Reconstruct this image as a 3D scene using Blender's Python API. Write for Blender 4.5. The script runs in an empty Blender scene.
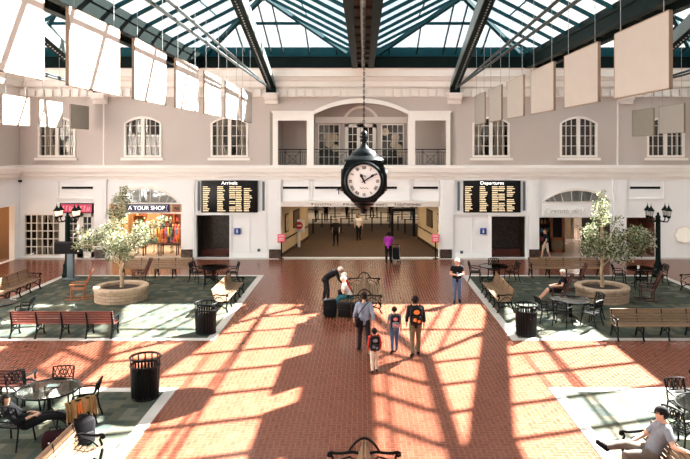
import bpy, bmesh, math, random
import numpy as np
from mathutils import Vector, Matrix
random.seed(7)
PI = math.pi
R = math.radians
SC = bpy.context.scene
COL = SC.collection

# ------------------------------------------------------------------ camera calibration
FPX, CX, CY, EYE, WALL = 650.0, 363.0, 146.0, 6.2, 36.0
PM = FPX / WALL                                     # pixels per metre on the back wall
def wx(px): return (px - CX) / PM
def wz(py): return EYE - (py - CY) / PM
def ground(px, py):
    y = FPX * EYE / (py - CY)
    return ((px - CX) * y / FPX, y)

# ------------------------------------------------------------------ materials
def new_mat(name):
    m = bpy.data.materials.new(name); m.use_nodes = True
    nt = m.node_tree
    return m, nt, nt.nodes['Principled BSDF']

def mat(name, col, rough=0.5, metal=0.0, var=0.0, scale=8.0, spec=0.5, bump=0.0, bscale=40.0, emit=0.0, stretch=None):
    m, nt, b = new_mat(name)
    b.inputs['Base Color'].default_value = (*col, 1)
    b.inputs['Roughness'].default_value = rough
    b.inputs['Metallic'].default_value = metal
    b.inputs['Specular IOR Level'].default_value = spec
    if emit:
        b.inputs['Emission Color'].default_value = (*col, 1)
        b.inputs['Emission Strength'].default_value = emit
    if var or bump:
        tc = nt.nodes.new('ShaderNodeTexCoord')
        src = tc.outputs['Object']
        if stretch:
            mp = nt.nodes.new('ShaderNodeMapping'); mp.inputs['Scale'].default_value = stretch
            nt.links.new(src, mp.inputs['Vector']); src = mp.outputs['Vector']
    if var:
        n = nt.nodes.new('ShaderNodeTexNoise'); n.inputs['Scale'].default_value = scale; n.inputs['Detail'].default_value = 4
        nt.links.new(src, n.inputs['Vector'])
        r = nt.nodes.new('ShaderNodeValToRGB')
        r.color_ramp.elements[0].position = 0.3; r.color_ramp.elements[1].position = 0.7
        r.color_ramp.elements[0].color = (*[max(0, c * (1 - var)) for c in col], 1)
        r.color_ramp.elements[1].color = (*[min(1, c * (1 + var)) for c in col], 1)
        nt.links.new(n.outputs['Fac'], r.inputs['Fac'])
        nt.links.new(r.outputs['Color'], b.inputs['Base Color'])
    if bump:
        n = nt.nodes.new('ShaderNodeTexNoise'); n.inputs['Scale'].default_value = bscale
        nt.links.new(src, n.inputs['Vector'])
        bp = nt.nodes.new('ShaderNodeBump'); bp.inputs['Strength'].default_value = bump; bp.inputs['Distance'].default_value = 0.02
        nt.links.new(n.outputs['Fac'], bp.inputs['Height']); nt.links.new(bp.outputs['Normal'], b.inputs['Normal'])
    return m

def herring_mat(name, w, gap, ramp, mortar, rough, spec=0.5, rot=0.0):
    """aspect 2:1 herringbone in world metres: brick width w"""
    m, nt, b = new_mat(name)
    N = nt.nodes; L = nt.links
    def mth(op, a, c=None, d=None):
        n = N.new('ShaderNodeMath'); n.operation = op
        for k, v in enumerate((a, c, d)):
            if v is None: continue
            if isinstance(v, (int, float)): n.inputs[k].default_value = v
            else: L.new(v, n.inputs[k])
        return n.outputs[0]
    g = N.new('ShaderNodeNewGeometry')
    mp = N.new('ShaderNodeMapping'); mp.inputs['Scale'].default_value = (1 / w,) * 3; mp.inputs['Rotation'].default_value = (0, 0, rot)
    mp.inputs['Location'].default_value = (0.13, 0.21, 0)
    L.new(g.outputs['Position'], mp.inputs['Vector'])
    s = N.new('ShaderNodeSeparateXYZ'); L.new(mp.outputs['Vector'], s.inputs[0])
    x, y = s.outputs[0], s.outputs[1]
    i, j = mth('FLOOR', x), mth('FLOOR', y)
    fx, fy = mth('SUBTRACT', x, i), mth('SUBTRACT', y, j)
    md = mth('FLOORED_MODULO', mth('SUBTRACT', i, j), 4.0)
    e = [mth('COMPARE', md, float(k), 0.1) for k in range(4)]
    def inv(v): return mth('SUBTRACT', 1.0, v)
    le = mth('MULTIPLY', mth('LESS_THAN', fx, gap), inv(e[1]))
    ri = mth('MULTIPLY', mth('GREATER_THAN', fx, 1 - gap), inv(e[0]))
    bo = mth('MULTIPLY', mth('LESS_THAN', fy, gap), inv(e[2]))
    to = mth('MULTIPLY', mth('GREATER_THAN', fy, 1 - gap), inv(e[3]))
    mask = mth('MAXIMUM', mth('MAXIMUM', le, ri), mth('MAXIMUM', bo, to))
    cb = N.new('ShaderNodeCombineXYZ')
    L.new(mth('SUBTRACT', i, e[1]), cb.inputs[0]); L.new(mth('SUBTRACT', j, e[2]), cb.inputs[1])
    wn = N.new('ShaderNodeTexWhiteNoise'); wn.noise_dimensions = '2D'; L.new(cb.outputs[0], wn.inputs['Vector'])
    r = N.new('ShaderNodeValToRGB')
    el = r.color_ramp.elements
    while len(el) < len(ramp): el.new(0.5)
    for k, c in enumerate(ramp):
        el[k].position = k / (len(ramp) - 1); el[k].color = (*c, 1)
    L.new(wn.outputs['Value'], r.inputs['Fac'])
    nz = N.new('ShaderNodeTexNoise'); nz.inputs['Scale'].default_value = 9.0; nz.inputs['Detail'].default_value = 5
    L.new(g.outputs['Position'], nz.inputs['Vector'])
    mm = N.new('ShaderNodeMix'); mm.data_type = 'RGBA'; mm.blend_type = 'MULTIPLY'; mm.inputs[0].default_value = 0.25
    L.new(r.outputs['Color'], mm.inputs[6]); L.new(nz.outputs['Fac'], mm.inputs[7])
    mx = N.new('ShaderNodeMix'); mx.data_type = 'RGBA'
    L.new(mask, mx.inputs[0]); L.new(mm.outputs[2], mx.inputs[6]); mx.inputs[7].default_value = (*mortar, 1)
    L.new(mx.outputs[2], b.inputs['Base Color'])
    rr = mth('ADD', mth('MULTIPLY', nz.outputs['Fac'], 0.12), rough - 0.06)
    L.new(mth('ADD', rr, mth('MULTIPLY', mask, 0.2)), b.inputs['Roughness'])
    b.inputs['Specular IOR Level'].default_value = spec
    return m

def brick_mat(name, c1, c2, mortar, bw, bh, rough=0.7):
    m, nt, b = new_mat(name)
    tc = nt.nodes.new('ShaderNodeTexCoord'); t = nt.nodes.new('ShaderNodeTexBrick')
    # wrap round the vertical axis: angle, height
    s = nt.nodes.new('ShaderNodeSeparateXYZ'); nt.links.new(tc.outputs['Object'], s.inputs[0])
    a = nt.nodes.new('ShaderNodeMath'); a.operation = 'ARCTAN2'; nt.links.new(s.outputs[1], a.inputs[0]); nt.links.new(s.outputs[0], a.inputs[1])
    c = nt.nodes.new('ShaderNodeCombineXYZ'); nt.links.new(a.outputs[0], c.inputs[0]); nt.links.new(s.outputs[2], c.inputs[1])
    nt.links.new(c.outputs[0], t.inputs['Vector'])
    t.inputs['Scale'].default_value = 1.0; t.inputs['Brick Width'].default_value = bw; t.inputs['Row Height'].default_value = bh
    t.inputs['Mortar Size'].default_value = 0.008
    t.inputs['Color1'].default_value = (*c1, 1); t.inputs['Color2'].default_value = (*c2, 1); t.inputs['Mortar'].default_value = (*mortar, 1)
    nt.links.new(t.outputs['Color'], b.inputs['Base Color']); b.inputs['Roughness'].default_value = rough
    bp = nt.nodes.new('ShaderNodeBump'); bp.inputs['Strength'].default_value = 0.6; bp.inputs['Distance'].default_value = 0.02; bp.invert = True
    nt.links.new(t.outputs['Fac'], bp.inputs['Height']); nt.links.new(bp.outputs['Normal'], b.inputs['Normal'])
    return m

def leaf_mat(name, cols):
    m, nt, b = new_mat(name)
    g = nt.nodes.new('ShaderNodeNewGeometry'); r = nt.nodes.new('ShaderNodeValToRGB')
    el = r.color_ramp.elements
    while len(el) < len(cols): el.new(0.5)
    for k, c in enumerate(cols):
        el[k].position = k / (len(cols) - 1); el[k].color = (*c, 1)
    nt.links.new(g.outputs['Random Per Island'], r.inputs['Fac']); nt.links.new(r.outputs['Color'], b.inputs['Base Color'])
    b.inputs['Roughness'].default_value = 0.6; b.inputs['Specular IOR Level'].default_value = 0.1
    b.inputs['Subsurface Weight'].default_value = 0.0
    tr = nt.nodes.new('ShaderNodeBsdfTranslucent'); nt.links.new(r.outputs['Color'], tr.inputs['Color'])
    mx = nt.nodes.new('ShaderNodeMixShader'); mx.inputs[0].default_value = 0.3
    out = nt.nodes['Material Output']
    nt.links.new(b.outputs[0], mx.inputs[1]); nt.links.new(tr.outputs[0], mx.inputs[2]); nt.links.new(mx.outputs[0], out.inputs['Surface'])
    return m

def pane_mat(name, tint, refl, rough=0.02):
    """thin clear glass: mostly see-through, a little reflection"""
    m = bpy.data.materials.new(name); m.use_nodes = True; nt = m.node_tree
    nt.nodes.remove(nt.nodes['Principled BSDF'])
    t = nt.nodes.new('ShaderNodeBsdfTransparent'); t.inputs[0].default_value = (*tint, 1)
    g = nt.nodes.new('ShaderNodeBsdfGlossy'); g.inputs['Roughness'].default_value = rough
    f = nt.nodes.new('ShaderNodeFresnel'); f.inputs['IOR'].default_value = 1.5
    k = nt.nodes.new('ShaderNodeMath'); k.operation = 'MULTIPLY'; k.inputs[1].default_value = refl
    nt.links.new(f.outputs[0], k.inputs[0])
    mx = nt.nodes.new('ShaderNodeMixShader')
    nt.links.new(k.outputs[0], mx.inputs[0]); nt.links.new(t.outputs[0], mx.inputs[1]); nt.links.new(g.outputs[0], mx.inputs[2])
    nt.links.new(mx.outputs[0], nt.nodes['Material Output'].inputs['Surface'])
    return m

M = {}
M['brick'] = herring_mat('brick_paving', 0.115, 0.075, [(0.145, 0.044, 0.024), (0.195, 0.062, 0.035), (0.17, 0.052, 0.029), (0.225, 0.078, 0.046)], (0.205, 0.075, 0.045), 0.20, 0.2)
M['slate'] = herring_mat('slate_paving', 0.23, 0.04, [(0.036, 0.045, 0.033), (0.066, 0.078, 0.058), (0.044, 0.061, 0.055), (0.125, 0.115, 0.075), (0.052, 0.064, 0.048), (0.165, 0.158, 0.12)], (0.085, 0.093, 0.08), 0.75, 0.04)
M['border'] = mat('border_stone', (0.50, 0.475, 0.44), 0.5, var=0.08, scale=3)
M['tan'] = mat('pink_tan_paint', (0.53, 0.468, 0.43), 0.75, var=0.03, scale=0.6)
M['white'] = mat('warm_white_paint', (0.90, 0.90, 0.895), 0.6, var=0.02, scale=0.7)
M['cream'] = mat('cream_moulding', (0.86, 0.815, 0.765), 0.6, var=0.02, scale=0.8)
M['plinth'] = mat('brown_marble', (0.07, 0.045, 0.035), 0.25, var=0.4, scale=6)
M['winwhite'] = mat('window_white', (0.83, 0.78, 0.72), 0.45)
M['darkroom'] = mat('dark_room', (0.035, 0.028, 0.022), 0.8)
M['warmroom'] = mat('dim_warm_room', (0.30, 0.17, 0.09), 0.8)
M['curtain'] = mat('beige_curtain', (0.75, 0.62, 0.47), 0.85, var=0.3, scale=14, stretch=(1, 1, 0.05))
M['winglass'] = pane_mat('window_glass', (0.88, 0.90, 0.90), 1.4)
M['roofglass'] = pane_mat('roof_glass', (0.97, 0.98, 0.98), 0.5)
M['tableglass'] = pane_mat('table_glass', (0.84, 0.91, 0.89), 0.9, 0.03)
M['teal'] = mat('teal_steel', (0.003, 0.050, 0.065), 0.5, var=0.15, scale=2, spec=0.15)
M['darkgreen'] = mat('dark_green_steel', (0.003, 0.009, 0.0085), 0.5, var=0.2, scale=2, spec=0.08)
M['palesteel'] = mat('pale_green_steel', (0.11, 0.14, 0.13), 0.4, metal=0.0, var=0.15, scale=1.5)
M['gutter'] = mat('brown_soffit', (0.045, 0.036, 0.028), 0.6, var=0.25, scale=2)
M['rod'] = mat('grey_rod', (0.035, 0.045, 0.045), 0.5, spec=0.1)
M['wire'] = mat('wire', (0.35, 0.37, 0.37), 0.4, metal=0.6)
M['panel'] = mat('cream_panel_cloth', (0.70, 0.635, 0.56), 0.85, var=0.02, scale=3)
M['panelshade'] = mat('shaded_panel_cloth', (0.36, 0.33, 0.29), 0.85, var=0.02, scale=3)  # banner cloth with the shade of the right-hand rows put into its colour
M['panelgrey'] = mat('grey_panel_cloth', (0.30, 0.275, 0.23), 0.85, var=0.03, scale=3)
M['paneledge'] = mat('wood_edge', (0.22, 0.16, 0.11), 0.6)
M['iron'] = mat('black_iron', (0.005, 0.006, 0.0065), 0.45, var=0.2, scale=20, spec=0.10)
M['wood'] = mat('oak_slats', (0.20, 0.12, 0.062), 0.42, var=0.22, scale=5, stretch=(1, 12, 12))
M['redbrown'] = mat('red_brown_slats', (0.12, 0.028, 0.018), 0.40, var=0.25, scale=5, stretch=(1, 12, 12))  # red brown slat colour, mainly for benches seen from behind
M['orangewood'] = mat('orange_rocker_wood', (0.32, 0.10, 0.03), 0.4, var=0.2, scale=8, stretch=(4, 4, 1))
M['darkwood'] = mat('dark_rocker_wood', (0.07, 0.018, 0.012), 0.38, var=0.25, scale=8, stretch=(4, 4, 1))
M['stone'] = brick_mat('planter_stone', (0.42, 0.30, 0.20), (0.30, 0.21, 0.14), (0.15, 0.11, 0.08), 0.36, 0.115)
M['stonecap'] = mat('planter_cap', (0.46, 0.34, 0.235), 0.7, var=0.2, scale=6, bump=0.3)
M['soil'] = mat('dark_soil', (0.035, 0.022, 0.014), 0.95, var=0.4, scale=20, bump=0.8, bscale=30)
M['bark'] = mat('pale_bark', (0.42, 0.31, 0.20), 0.8, var=0.25, scale=14, bump=0.4, stretch=(1, 1, 0.2))
M['leaf'] = leaf_mat('variegated_leaf', [(0.05, 0.075, 0.03), (0.13, 0.16, 0.07), (0.28, 0.30, 0.17), (0.48, 0.48, 0.34), (0.62, 0.61, 0.50)])
M['leafgreen'] = leaf_mat('green_leaf', [(0.03, 0.05, 0.02), (0.08, 0.11, 0.04), (0.22, 0.25, 0.12), (0.48, 0.49, 0.34), (0.66, 0.66, 0.54)])
M['clockblack'] = mat('clock_black_green', (0.003, 0.006, 0.0075), 0.32, var=0.2, scale=6, spec=0.12)
M['dial'] = mat('clock_dial', (0.82, 0.83, 0.83), 0.35)
M['black'] = mat('matt_black', (0.005, 0.005, 0.0055), 0.5, spec=0.2)
M['boardblack'] = mat('board_black', (0.006, 0.005, 0.005), 0.35, spec=0.2)
M['amber'] = mat('board_letters', (0.95, 0.74, 0.46), 0.5, emit=0.55)
M['ledwhite'] = mat('board_title', (1.0, 0.98, 0.93), 0.5, emit=1.0)
M['navy'] = mat('navy_sign', (0.02, 0.02, 0.10), 0.4)
M['blue'] = mat('blue_sign', (0.02, 0.06, 0.28), 0.4)
M['pinksign'] = mat('crimson_sign', (0.50, 0.045, 0.10), 0.4, emit=0.25)
M['pinklet'] = mat('pink_letters', (0.95, 0.35, 0.38), 0.4, emit=0.3)
M['signwhite'] = mat('sign_white', (0.85, 0.83, 0.80), 0.5)
M['signred'] = mat('sign_red', (0.55, 0.03, 0.03), 0.5)
M['hotpink'] = mat('pink_card', (0.85, 0.16, 0.20), 0.5)
M['carpet'] = mat('brown_carpet', (0.075, 0.038, 0.018), 0.9, var=0.2, scale=3)
M['tile'] = mat('pale_tile', (0.62, 0.53, 0.44), 0.35, var=0.1, scale=2)
M['corrwall'] = mat('cream_corridor', (0.62, 0.47, 0.29), 0.6, var=0.05, scale=2)
M['ceil'] = mat('corridor_ceiling', (0.45, 0.36, 0.27), 0.8)
M['lamp'] = mat('warm_lamp', (1.0, 0.80, 0.55), 0.5, emit=9.0)
M['lampglass'] = mat('lantern_glow', (1.0, 0.72, 0.52), 0.4, emit=0.9)
M['lampclear'] = mat('lantern_glass', (0.55, 0.53, 0.50), 0.25)
M['kiosk'] = mat('grey_blue_kiosk', (0.13, 0.16, 0.18), 0.4, spec=0.2)
M['skin'] = mat('skin', (0.56, 0.31, 0.21), 0.55)
M['skintan'] = mat('skin_tan', (0.40, 0.20, 0.12), 0.55)
M['eye'] = mat('eye', (0.03, 0.02, 0.02), 0.2)
M['lip'] = mat('lip', (0.42, 0.14, 0.12), 0.5)
M['hairdark'] = mat('hair_dark', (0.014, 0.010, 0.009), 0.5, spec=0.1)
M['hairwhite'] = mat('hair_white', (0.74, 0.69, 0.62), 0.6, spec=0.1)
M['hairbrown'] = mat('hair_brown', (0.10, 0.05, 0.025), 0.5, spec=0.1)
def cloth(n, c): M[n] = mat('cloth_' + n, c, 0.85, var=0.12, scale=12, spec=0.15); return M[n]
for n, c in dict(purple=(0.36, 0.035, 0.36), cblack=(0.006, 0.006, 0.0075), jeans=(0.075, 0.13, 0.23), bluegrey=(0.25, 0.29, 0.38), charcoal=(0.017, 0.017, 0.021),
                 red=(0.50, 0.045, 0.03), offwhite=(0.66, 0.56, 0.45), greytee=(0.38, 0.37, 0.37), olive=(0.16, 0.125, 0.075), khaki=(0.46, 0.40, 0.33), teal_cloth=(0.025, 0.12, 0.14),
                 cgrey=(0.18, 0.185, 0.21), taupe=(0.14, 0.112, 0.095), tanjacket=(0.26, 0.145, 0.06), white_cloth=(0.74, 0.70, 0.66), orange=(0.80, 0.22, 0.05), maroon=(0.02, 0.004, 0.006), pinkc=(0.7, 0.2, 0.25)).items():
    cloth(n, c)

# ------------------------------------------------------------------ mesh builder
class MB:
    def __init__(self): self.v = []; self.f = []; self.m = []
    def add(self, vs, fs, mi=0):
        o = len(self.v); self.v += [tuple(p) for p in vs]
        self.f += [tuple(i + o for i in q) for q in fs]; self.m += [mi] * len(fs)
        return self
    def box(self, x0, x1, y0, y1, z0, z1, mi=0, mtx=None):
        vs = [Vector((x, y, z)) for z in (z0, z1) for x, y in ((x0, y0), (x1, y0), (x1, y1), (x0, y1))]
        if mtx: vs = [mtx @ p for p in vs]
        return self.add(vs, [(3, 2, 1, 0), (4, 5, 6, 7), (0, 1, 5, 4), (1, 2, 6, 5), (2, 3, 7, 6), (3, 0, 4, 7)], mi)
    def bar(self, p, q, w, h, mi=0, up=(0, 0, 1)):
        """rectangular bar from p to q, w across, h along up"""
        p, q = Vector(p), Vector(q); d = (q - p).normalized(); u = Vector(up)
        s = d.cross(u)
        if s.length < 1e-4: s = d.cross(Vector((1, 0, 0)))
        s.normalize(); u = s.cross(d).normalized()
        vs = [c + s * a * w / 2 + u * b * h / 2 for c in (p, q) for a, b in ((-1, -1), (1, -1), (1, 1), (-1, 1))]
        return self.add(vs, [(3, 2, 1, 0), (4, 5, 6, 7), (0, 1, 5, 4), (1, 2, 6, 5), (2, 3, 7, 6), (3, 0, 4, 7)], mi)
    def tube(self, pts, r, n=6, mi=0, closed=False):
        pts = [Vector(p) for p in pts]; k = len(pts); rr = r if isinstance(r, (list, tuple)) else [r] * k
        ref = None; vs = []
        for i, p in enumerate(pts):
            if closed: t = pts[(i + 1) % k] - pts[i - 1]
            else: t = pts[min(i + 1, k - 1)] - pts[max(i - 1, 0)]
            t.normalize()
            if ref is None:
                ref = t.cross(Vector((0, 0, 1)))
                if ref.length < 0.05: ref = t.cross(Vector((1, 0, 0)))
            ref = ref - t * ref.dot(t)
            if ref.length < 1e-5: ref = t.orthogonal()
            ref.normalize(); b = t.cross(ref)
            for a in range(n):
                an = 2 * PI * a / n
                vs.append(p + (ref * math.cos(an) + b * math.sin(an)) * rr[i])
        fs = []
        for i in range(k if closed else k - 1):
            j = (i + 1) % k
            for a in range(n):
                c = (a + 1) % n
                fs.append((i * n + a, j * n + a, j * n + c, i * n + c)[::-1])
        if not closed: fs += [tuple(range(n)), tuple(range((k - 1) * n, k * n))[::-1]]
        return self.add(vs, fs, mi)
    def lathe(self, prof, n=20, mi=0, c=(0, 0, 0), mtx=None, caps=True):
        """prof: (radius, z) from bottom to top"""
        vs = []; fs = []
        for r, z in prof:
            for a in range(n):
                an = 2 * PI * a / n
                vs.append(Vector((c[0] + r * math.cos(an), c[1] + r * math.sin(an), c[2] + z)))
        for i in range(len(prof) - 1):
            for a in range(n):
                b = (a + 1) % n
                fs.append((i * n + a, i * n + b, (i + 1) * n + b, (i + 1) * n + a))
        if caps: fs += [tuple(range(n))[::-1], tuple(range((len(prof) - 1) * n, len(prof) * n))]
        if mtx: vs = [mtx @ p for p in vs]
        return self.add(vs, fs, mi)
    def prism(self, poly, y0, y1, mi=0, plane='xz', mtx=None):
        """polygon in a plane, pulled along the third axis"""
        def P(a, b, c): return Vector((a, c, b)) if plane == 'xz' else Vector((a, b, c)) if plane == 'xy' else Vector((c, a, b))
        n = len(poly)
        vs = [P(a, b, y0) for a, b in poly] + [P(a, b, y1) for a, b in poly]
        if mtx: vs = [mtx @ p for p in vs]
        fs = [tuple(range(n)), tuple(range(n, 2 * n))[::-1]] + [(i, i + n, (i + 1) % n + n, (i + 1) % n) for i in range(n)]
        return self.add(vs, fs, mi)
    def ball(self, c, r, n=10, k=6, mi=0, sc=(1, 1, 1)):
        prof = [(max(0.001, math.sin(PI * i / k)) * r, -math.cos(PI * i / k) * r) for i in range(k + 1)]
        vs0 = len(self.v); self.lathe(prof, n, mi)
        for i in range(vs0, len(self.v)):
            p = self.v[i]; self.v[i] = (p[0] * sc[0] + c[0], p[1] * sc[1] + c[1], p[2] * sc[2] + c[2])
        return self
    def capsule(self, p, r0, q, r1, n=10, k=3, mi=0):
        p, q = Vector(p), Vector(q); d = q - p; L = d.length
        if L < 1e-5: d = Vector((0, 0, 1)); q = p + d * 1e-4; L = 1e-4
        prof = [(max(0.0005, r0 * math.cos(PI / 2 * (1 - i / k))), -r0 * math.sin(PI / 2 * (1 - i / k))) for i in range(k + 1)]
        prof += [(max(0.0005, r1 * math.cos(PI / 2 * i / k)), L + r1 * math.sin(PI / 2 * i / k)) for i in range(k + 1)]
        return self.lathe(prof, n, mi, mtx=Matrix.Translation(p) @ d.to_track_quat('Z', 'Y').to_matrix().to_4x4())
    def rbox(self, x0, x1, y0, y1, z0, z1, bev=0.02, seg=2, mi=0, mtx=None):
        bm = bmesh.new(); bmesh.ops.create_cube(bm, size=1.0)
        for v in bm.verts:
            v.co = Vector(((x0 + x1) / 2 + v.co.x * (x1 - x0), (y0 + y1) / 2 + v.co.y * (y1 - y0), (z0 + z1) / 2 + v.co.z * (z1 - z0)))
        bmesh.ops.bevel(bm, geom=bm.edges[:], offset=bev, segments=seg, affect='EDGES', profile=0.5)
        bm.verts.index_update()
        vs = [mtx @ v.co if mtx else v.co.copy() for v in bm.verts]; fs = [tuple(v.index for v in f.verts) for f in bm.faces]
        bm.free()
        return self.add(vs, fs, mi)
    def mesh(self, name, mats, smooth=35):
        me = bpy.data.meshes.new(name); me.from_pydata(self.v, [], self.f)
        for m in (mats if isinstance(mats, (list, tuple)) else [mats]): me.materials.append(m)
        me.polygons.foreach_set('material_index', self.m)
        bm = bmesh.new(); bm.from_mesh(me); bmesh.ops.recalc_face_normals(bm, faces=bm.faces); bm.to_mesh(me); bm.free()
        if smooth:
            me.polygons.foreach_set('use_smooth', [True] * len(me.polygons)); me.set_sharp_from_angle(angle=R(smooth))
        me.update()
        return me
    def build(self, name, mats, parent=None, smooth=35):
        return link(name, self.mesh(name, mats, smooth), parent)

def link(name, data, parent=None):
    o = bpy.data.objects.new(name, data); COL.objects.link(o)
    if parent: o.parent = parent
    return o
def tag(o, label=None, cat=None, group=None, kind=None):
    if label: o['label'] = label
    if cat: o['category'] = cat
    if group: o['group'] = group
    if kind: o['kind'] = kind
    return o
def thing(name, label, cat, loc=(0, 0, 0), rz=0.0, group=None):
    o = link(name, None); o.location = loc; o.rotation_euler = (0, 0, rz)
    o.empty_display_size = 0.2
    return tag(o, label, cat, group)
def struct(o, label=None): return tag(o, label, None, None, 'structure')
def copy_tree(o, parent=None):
    c = o.copy(); COL.objects.link(c)
    if parent: c.parent = parent
    for ch in o.children: copy_tree(ch, c)
    return c
def place(first, used, loc, rz, label, group=None):
    """first call moves the prototype itself, later calls copy it with its parts"""
    o = first if not used else copy_tree(first)
    used.append(o); o.location = loc; o.rotation_euler = (0, 0, rz); o['label'] = label
    if group: o['group'] = group
    elif 'group' in o: del o['group']
    return o

def baked(ob, mtx=None):
    """mesh of an object with its modifiers or curve applied"""
    dg = bpy.context.evaluated_depsgraph_get(); dg.update()
    me = bpy.data.meshes.new_from_object(ob.evaluated_get(dg))
    if mtx: me.transform(mtx)
    return me
def curve_plate(name, outer, holes, depth, m, mtx, parent=None):
    """flat plate with holes, depth thick"""
    cu = bpy.data.curves.new(name, 'CURVE'); cu.dimensions = '2D'; cu.fill_mode = 'BOTH'; cu.extrude = depth / 2
    for poly in [outer] + holes:
        s = cu.splines.new('POLY'); s.points.add(len(poly) - 1)
        for p, (a, b) in zip(s.points, poly): p.co = (a, b, 0, 1)
        s.use_cyclic_u = True
    t = bpy.data.objects.new('tmp', cu); COL.objects.link(t)
    me = baked(t, mtx); bpy.data.objects.remove(t); bpy.data.curves.remove(cu)
    me.name = name; me.materials.clear(); me.materials.append(m)
    return link(name, me, parent)
def XZ(y0, depth):   # plate in the x-z plane whose front face is at y0
    return Matrix.Translation((0, y0 + depth / 2, 0)) @ Matrix.Rotation(PI / 2, 4, 'X')
def arch(x0, x1, zb, zs, za, n=14):
    """closed outline: flat bottom zb, spring zs, crown za"""
    xm, hw, h = (x0 + x1) / 2, (x1 - x0) / 2, za - zs
    r = (hw * hw + h * h) / (2 * h); zc = za - r; a0 = math.atan2(zs - zc, hw)
    pts = [(x0, zb), (x1, zb)] if zb < zs - 1e-6 else []
    for k in range(n + 1):
        a = a0 + (PI - 2 * a0) * k / n
        pts.append((xm + r * math.cos(a), zc + r * math.sin(a)))
    return pts
def rect(x0, x1, z0, z1): return [(x0, z0), (x1, z0), (x1, z1), (x0, z1)]
def text_mesh(name, s, size, m, loc, rot=(PI / 2, 0, 0), depth=0.01, parent=None, align='CENTER', sx=1.0):
    cu = bpy.data.curves.new(name, 'FONT'); cu.body = s; cu.size = size; cu.extrude = depth; cu.align_x = align; cu.align_y = 'CENTER'
    t = bpy.data.objects.new('tmp', cu); COL.objects.link(t)
    mt = Matrix.Translation(loc) @ Matrix.Rotation(rot[2], 4, 'Z') @ Matrix.Rotation(rot[0], 4, 'X') @ Matrix.Diagonal((sx, 1, 1, 1))
    me = baked(t, mt); bpy.data.objects.remove(t); bpy.data.curves.remove(cu)
    me.name = name; me.materials.clear(); me.materials.append(m)
    return link(name, me, parent)
# ------------------------------------------------------------------ floor
def slab(name, x0, x1, y0, y1, z0, z1, m, label=None):
    return struct(MB().box(x0, x1, y0, y1, z0, z1).build(name, m, smooth=0), label)
slab('floor', -19, 19, -2.2, 36.0, -0.2, 0.0, M['brick'], 'glossy red herringbone brick floor of the hall')
patches = [(-14.4, -4.75, 20.7, 31.2), (4.75, 14.4, 20.7, 31.2), (-14.4, -4.75, 6.2, 16.65), (4.75, 14.4, 6.2, 16.65)]
for k, (x0, x1, y0, y1) in enumerate(patches):
    slab('floor', x0 + .27, x1 - .27, y0 + .27, y1 - .27, 0.0, 0.006, M['slate'], 'green grey slate paving inside a pale stone border')
    mb = MB()
    mb.box(x0, x1, y0, y0 + .27, 0, .008); mb.box(x0, x1, y1 - .27, y1, 0, .008)
    mb.box(x0, x0 + .27, y0 + .27, y1 - .27, 0, .008); mb.box(x1 - .27, x1, y0 + .27, y1 - .27, 0, .008)
    struct(mb.build(f'trim_{k+1}', M['border'], smooth=0), 'pale stone border round the slate paving')

# ------------------------------------------------------------------ back wall, lower storey
Z1 = wz(172)                       # junction of the two storeys
FAN_L = arch(wx(112), wx(178), wz(203), wz(202), wz(188))
FAN_R = arch(wx(544), wx(610), wz(202), wz(201), wz(190))
ZH = 0.002
low_holes = [rect(wx(24), wx(60), wz(256), wz(214)), rect(wx(66), wx(94), ZH, wz(213)), FAN_L, rect(wx(110), wx(181), ZH, wz(213.5)),
             rect(wx(196), wx(230), ZH, wz(214.5)), rect(wx(281), wx(439), ZH, wz(206.5)), rect(wx(491), wx(526), ZH, wz(216.5)),
             FAN_R, rect(wx(539), wx(612), ZH, wz(217.5)), rect(wx(626), wx(657), ZH, wz(217.5))]
struct(curve_plate('wall_back', rect(-19, 19, 0, Z1), low_holes, 0.3, M['white'], XZ(36.0, 0.3)), 'warm white shop front wall of the ground storey')
# upper storey
WIN = [57, 143, 229.5, 491, 578.5, 665.5]
warch = [arch(wx(p - 17.5), wx(p + 17.5), wz(156), wz(123.5), wz(118)) for p in WIN]
ARC = arch(wx(314), wx(408), wz(168), wz(114.5), wz(103))
up_holes = warch + [rect(wx(278), wx(307), wz(168), wz(120.5)), ARC, rect(wx(415), wx(446), wz(168), wz(120.5))]
struct(curve_plate('wall_back', rect(-19, 19, Z1, 11.2), up_holes, 0.3, M['tan'], XZ(36.0, 0.3)), 'pink tan upper storey wall with arched windows')

# side walls and the wall behind the viewer
struct(curve_plate('wall_left', rect(-2.2, 36.3, 0, Z1), [rect(31.0, 35.45, ZH, 2.95)], 0.3, M['white'], Matrix.Translation((-19.15, 0, 0)) @ Matrix.Rotation(PI / 2, 4, 'Z') @ Matrix.Rotation(PI / 2, 4, 'X')), 'white lower side wall with a dark doorway')
slab('wall_left', -19.3, -19, -2.2, 36.3, Z1, 11.2, M['tan'])
slab('wall_right', 19, 19.3, -2.2, 36.3, 0, Z1, M['white'])
slab('wall_right', 19, 19.3, -2.2, 36.3, Z1, 11.2, M['tan'])
slab('wall_front', -19.3, 19.3, -2.5, -2.2, 0, 11.2, M['gutter'], 'unseen wall behind the viewer, darkened to cut bounced light')  # dark colour chosen so this unseen wall bounces less light
mb = MB(); mb.box(-21.5, -21.3, 30.8, 35.6, 0, 3.2); mb.box(-21.5, -19.3, 35.6, 35.8, 0, 3.2); mb.box(-21.5, -19.3, 30.6, 30.8, 0, 3.2); mb.box(-21.5, -19.3, 30.8, 35.6, 3.0, 3.2); mb.box(-21.5, -19.0, 30.8, 35.6, -0.2, -0.001)
struct(mb.build('wall_left', M['warmroom'], smooth=0), 'brown side room seen through the doorway')

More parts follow.
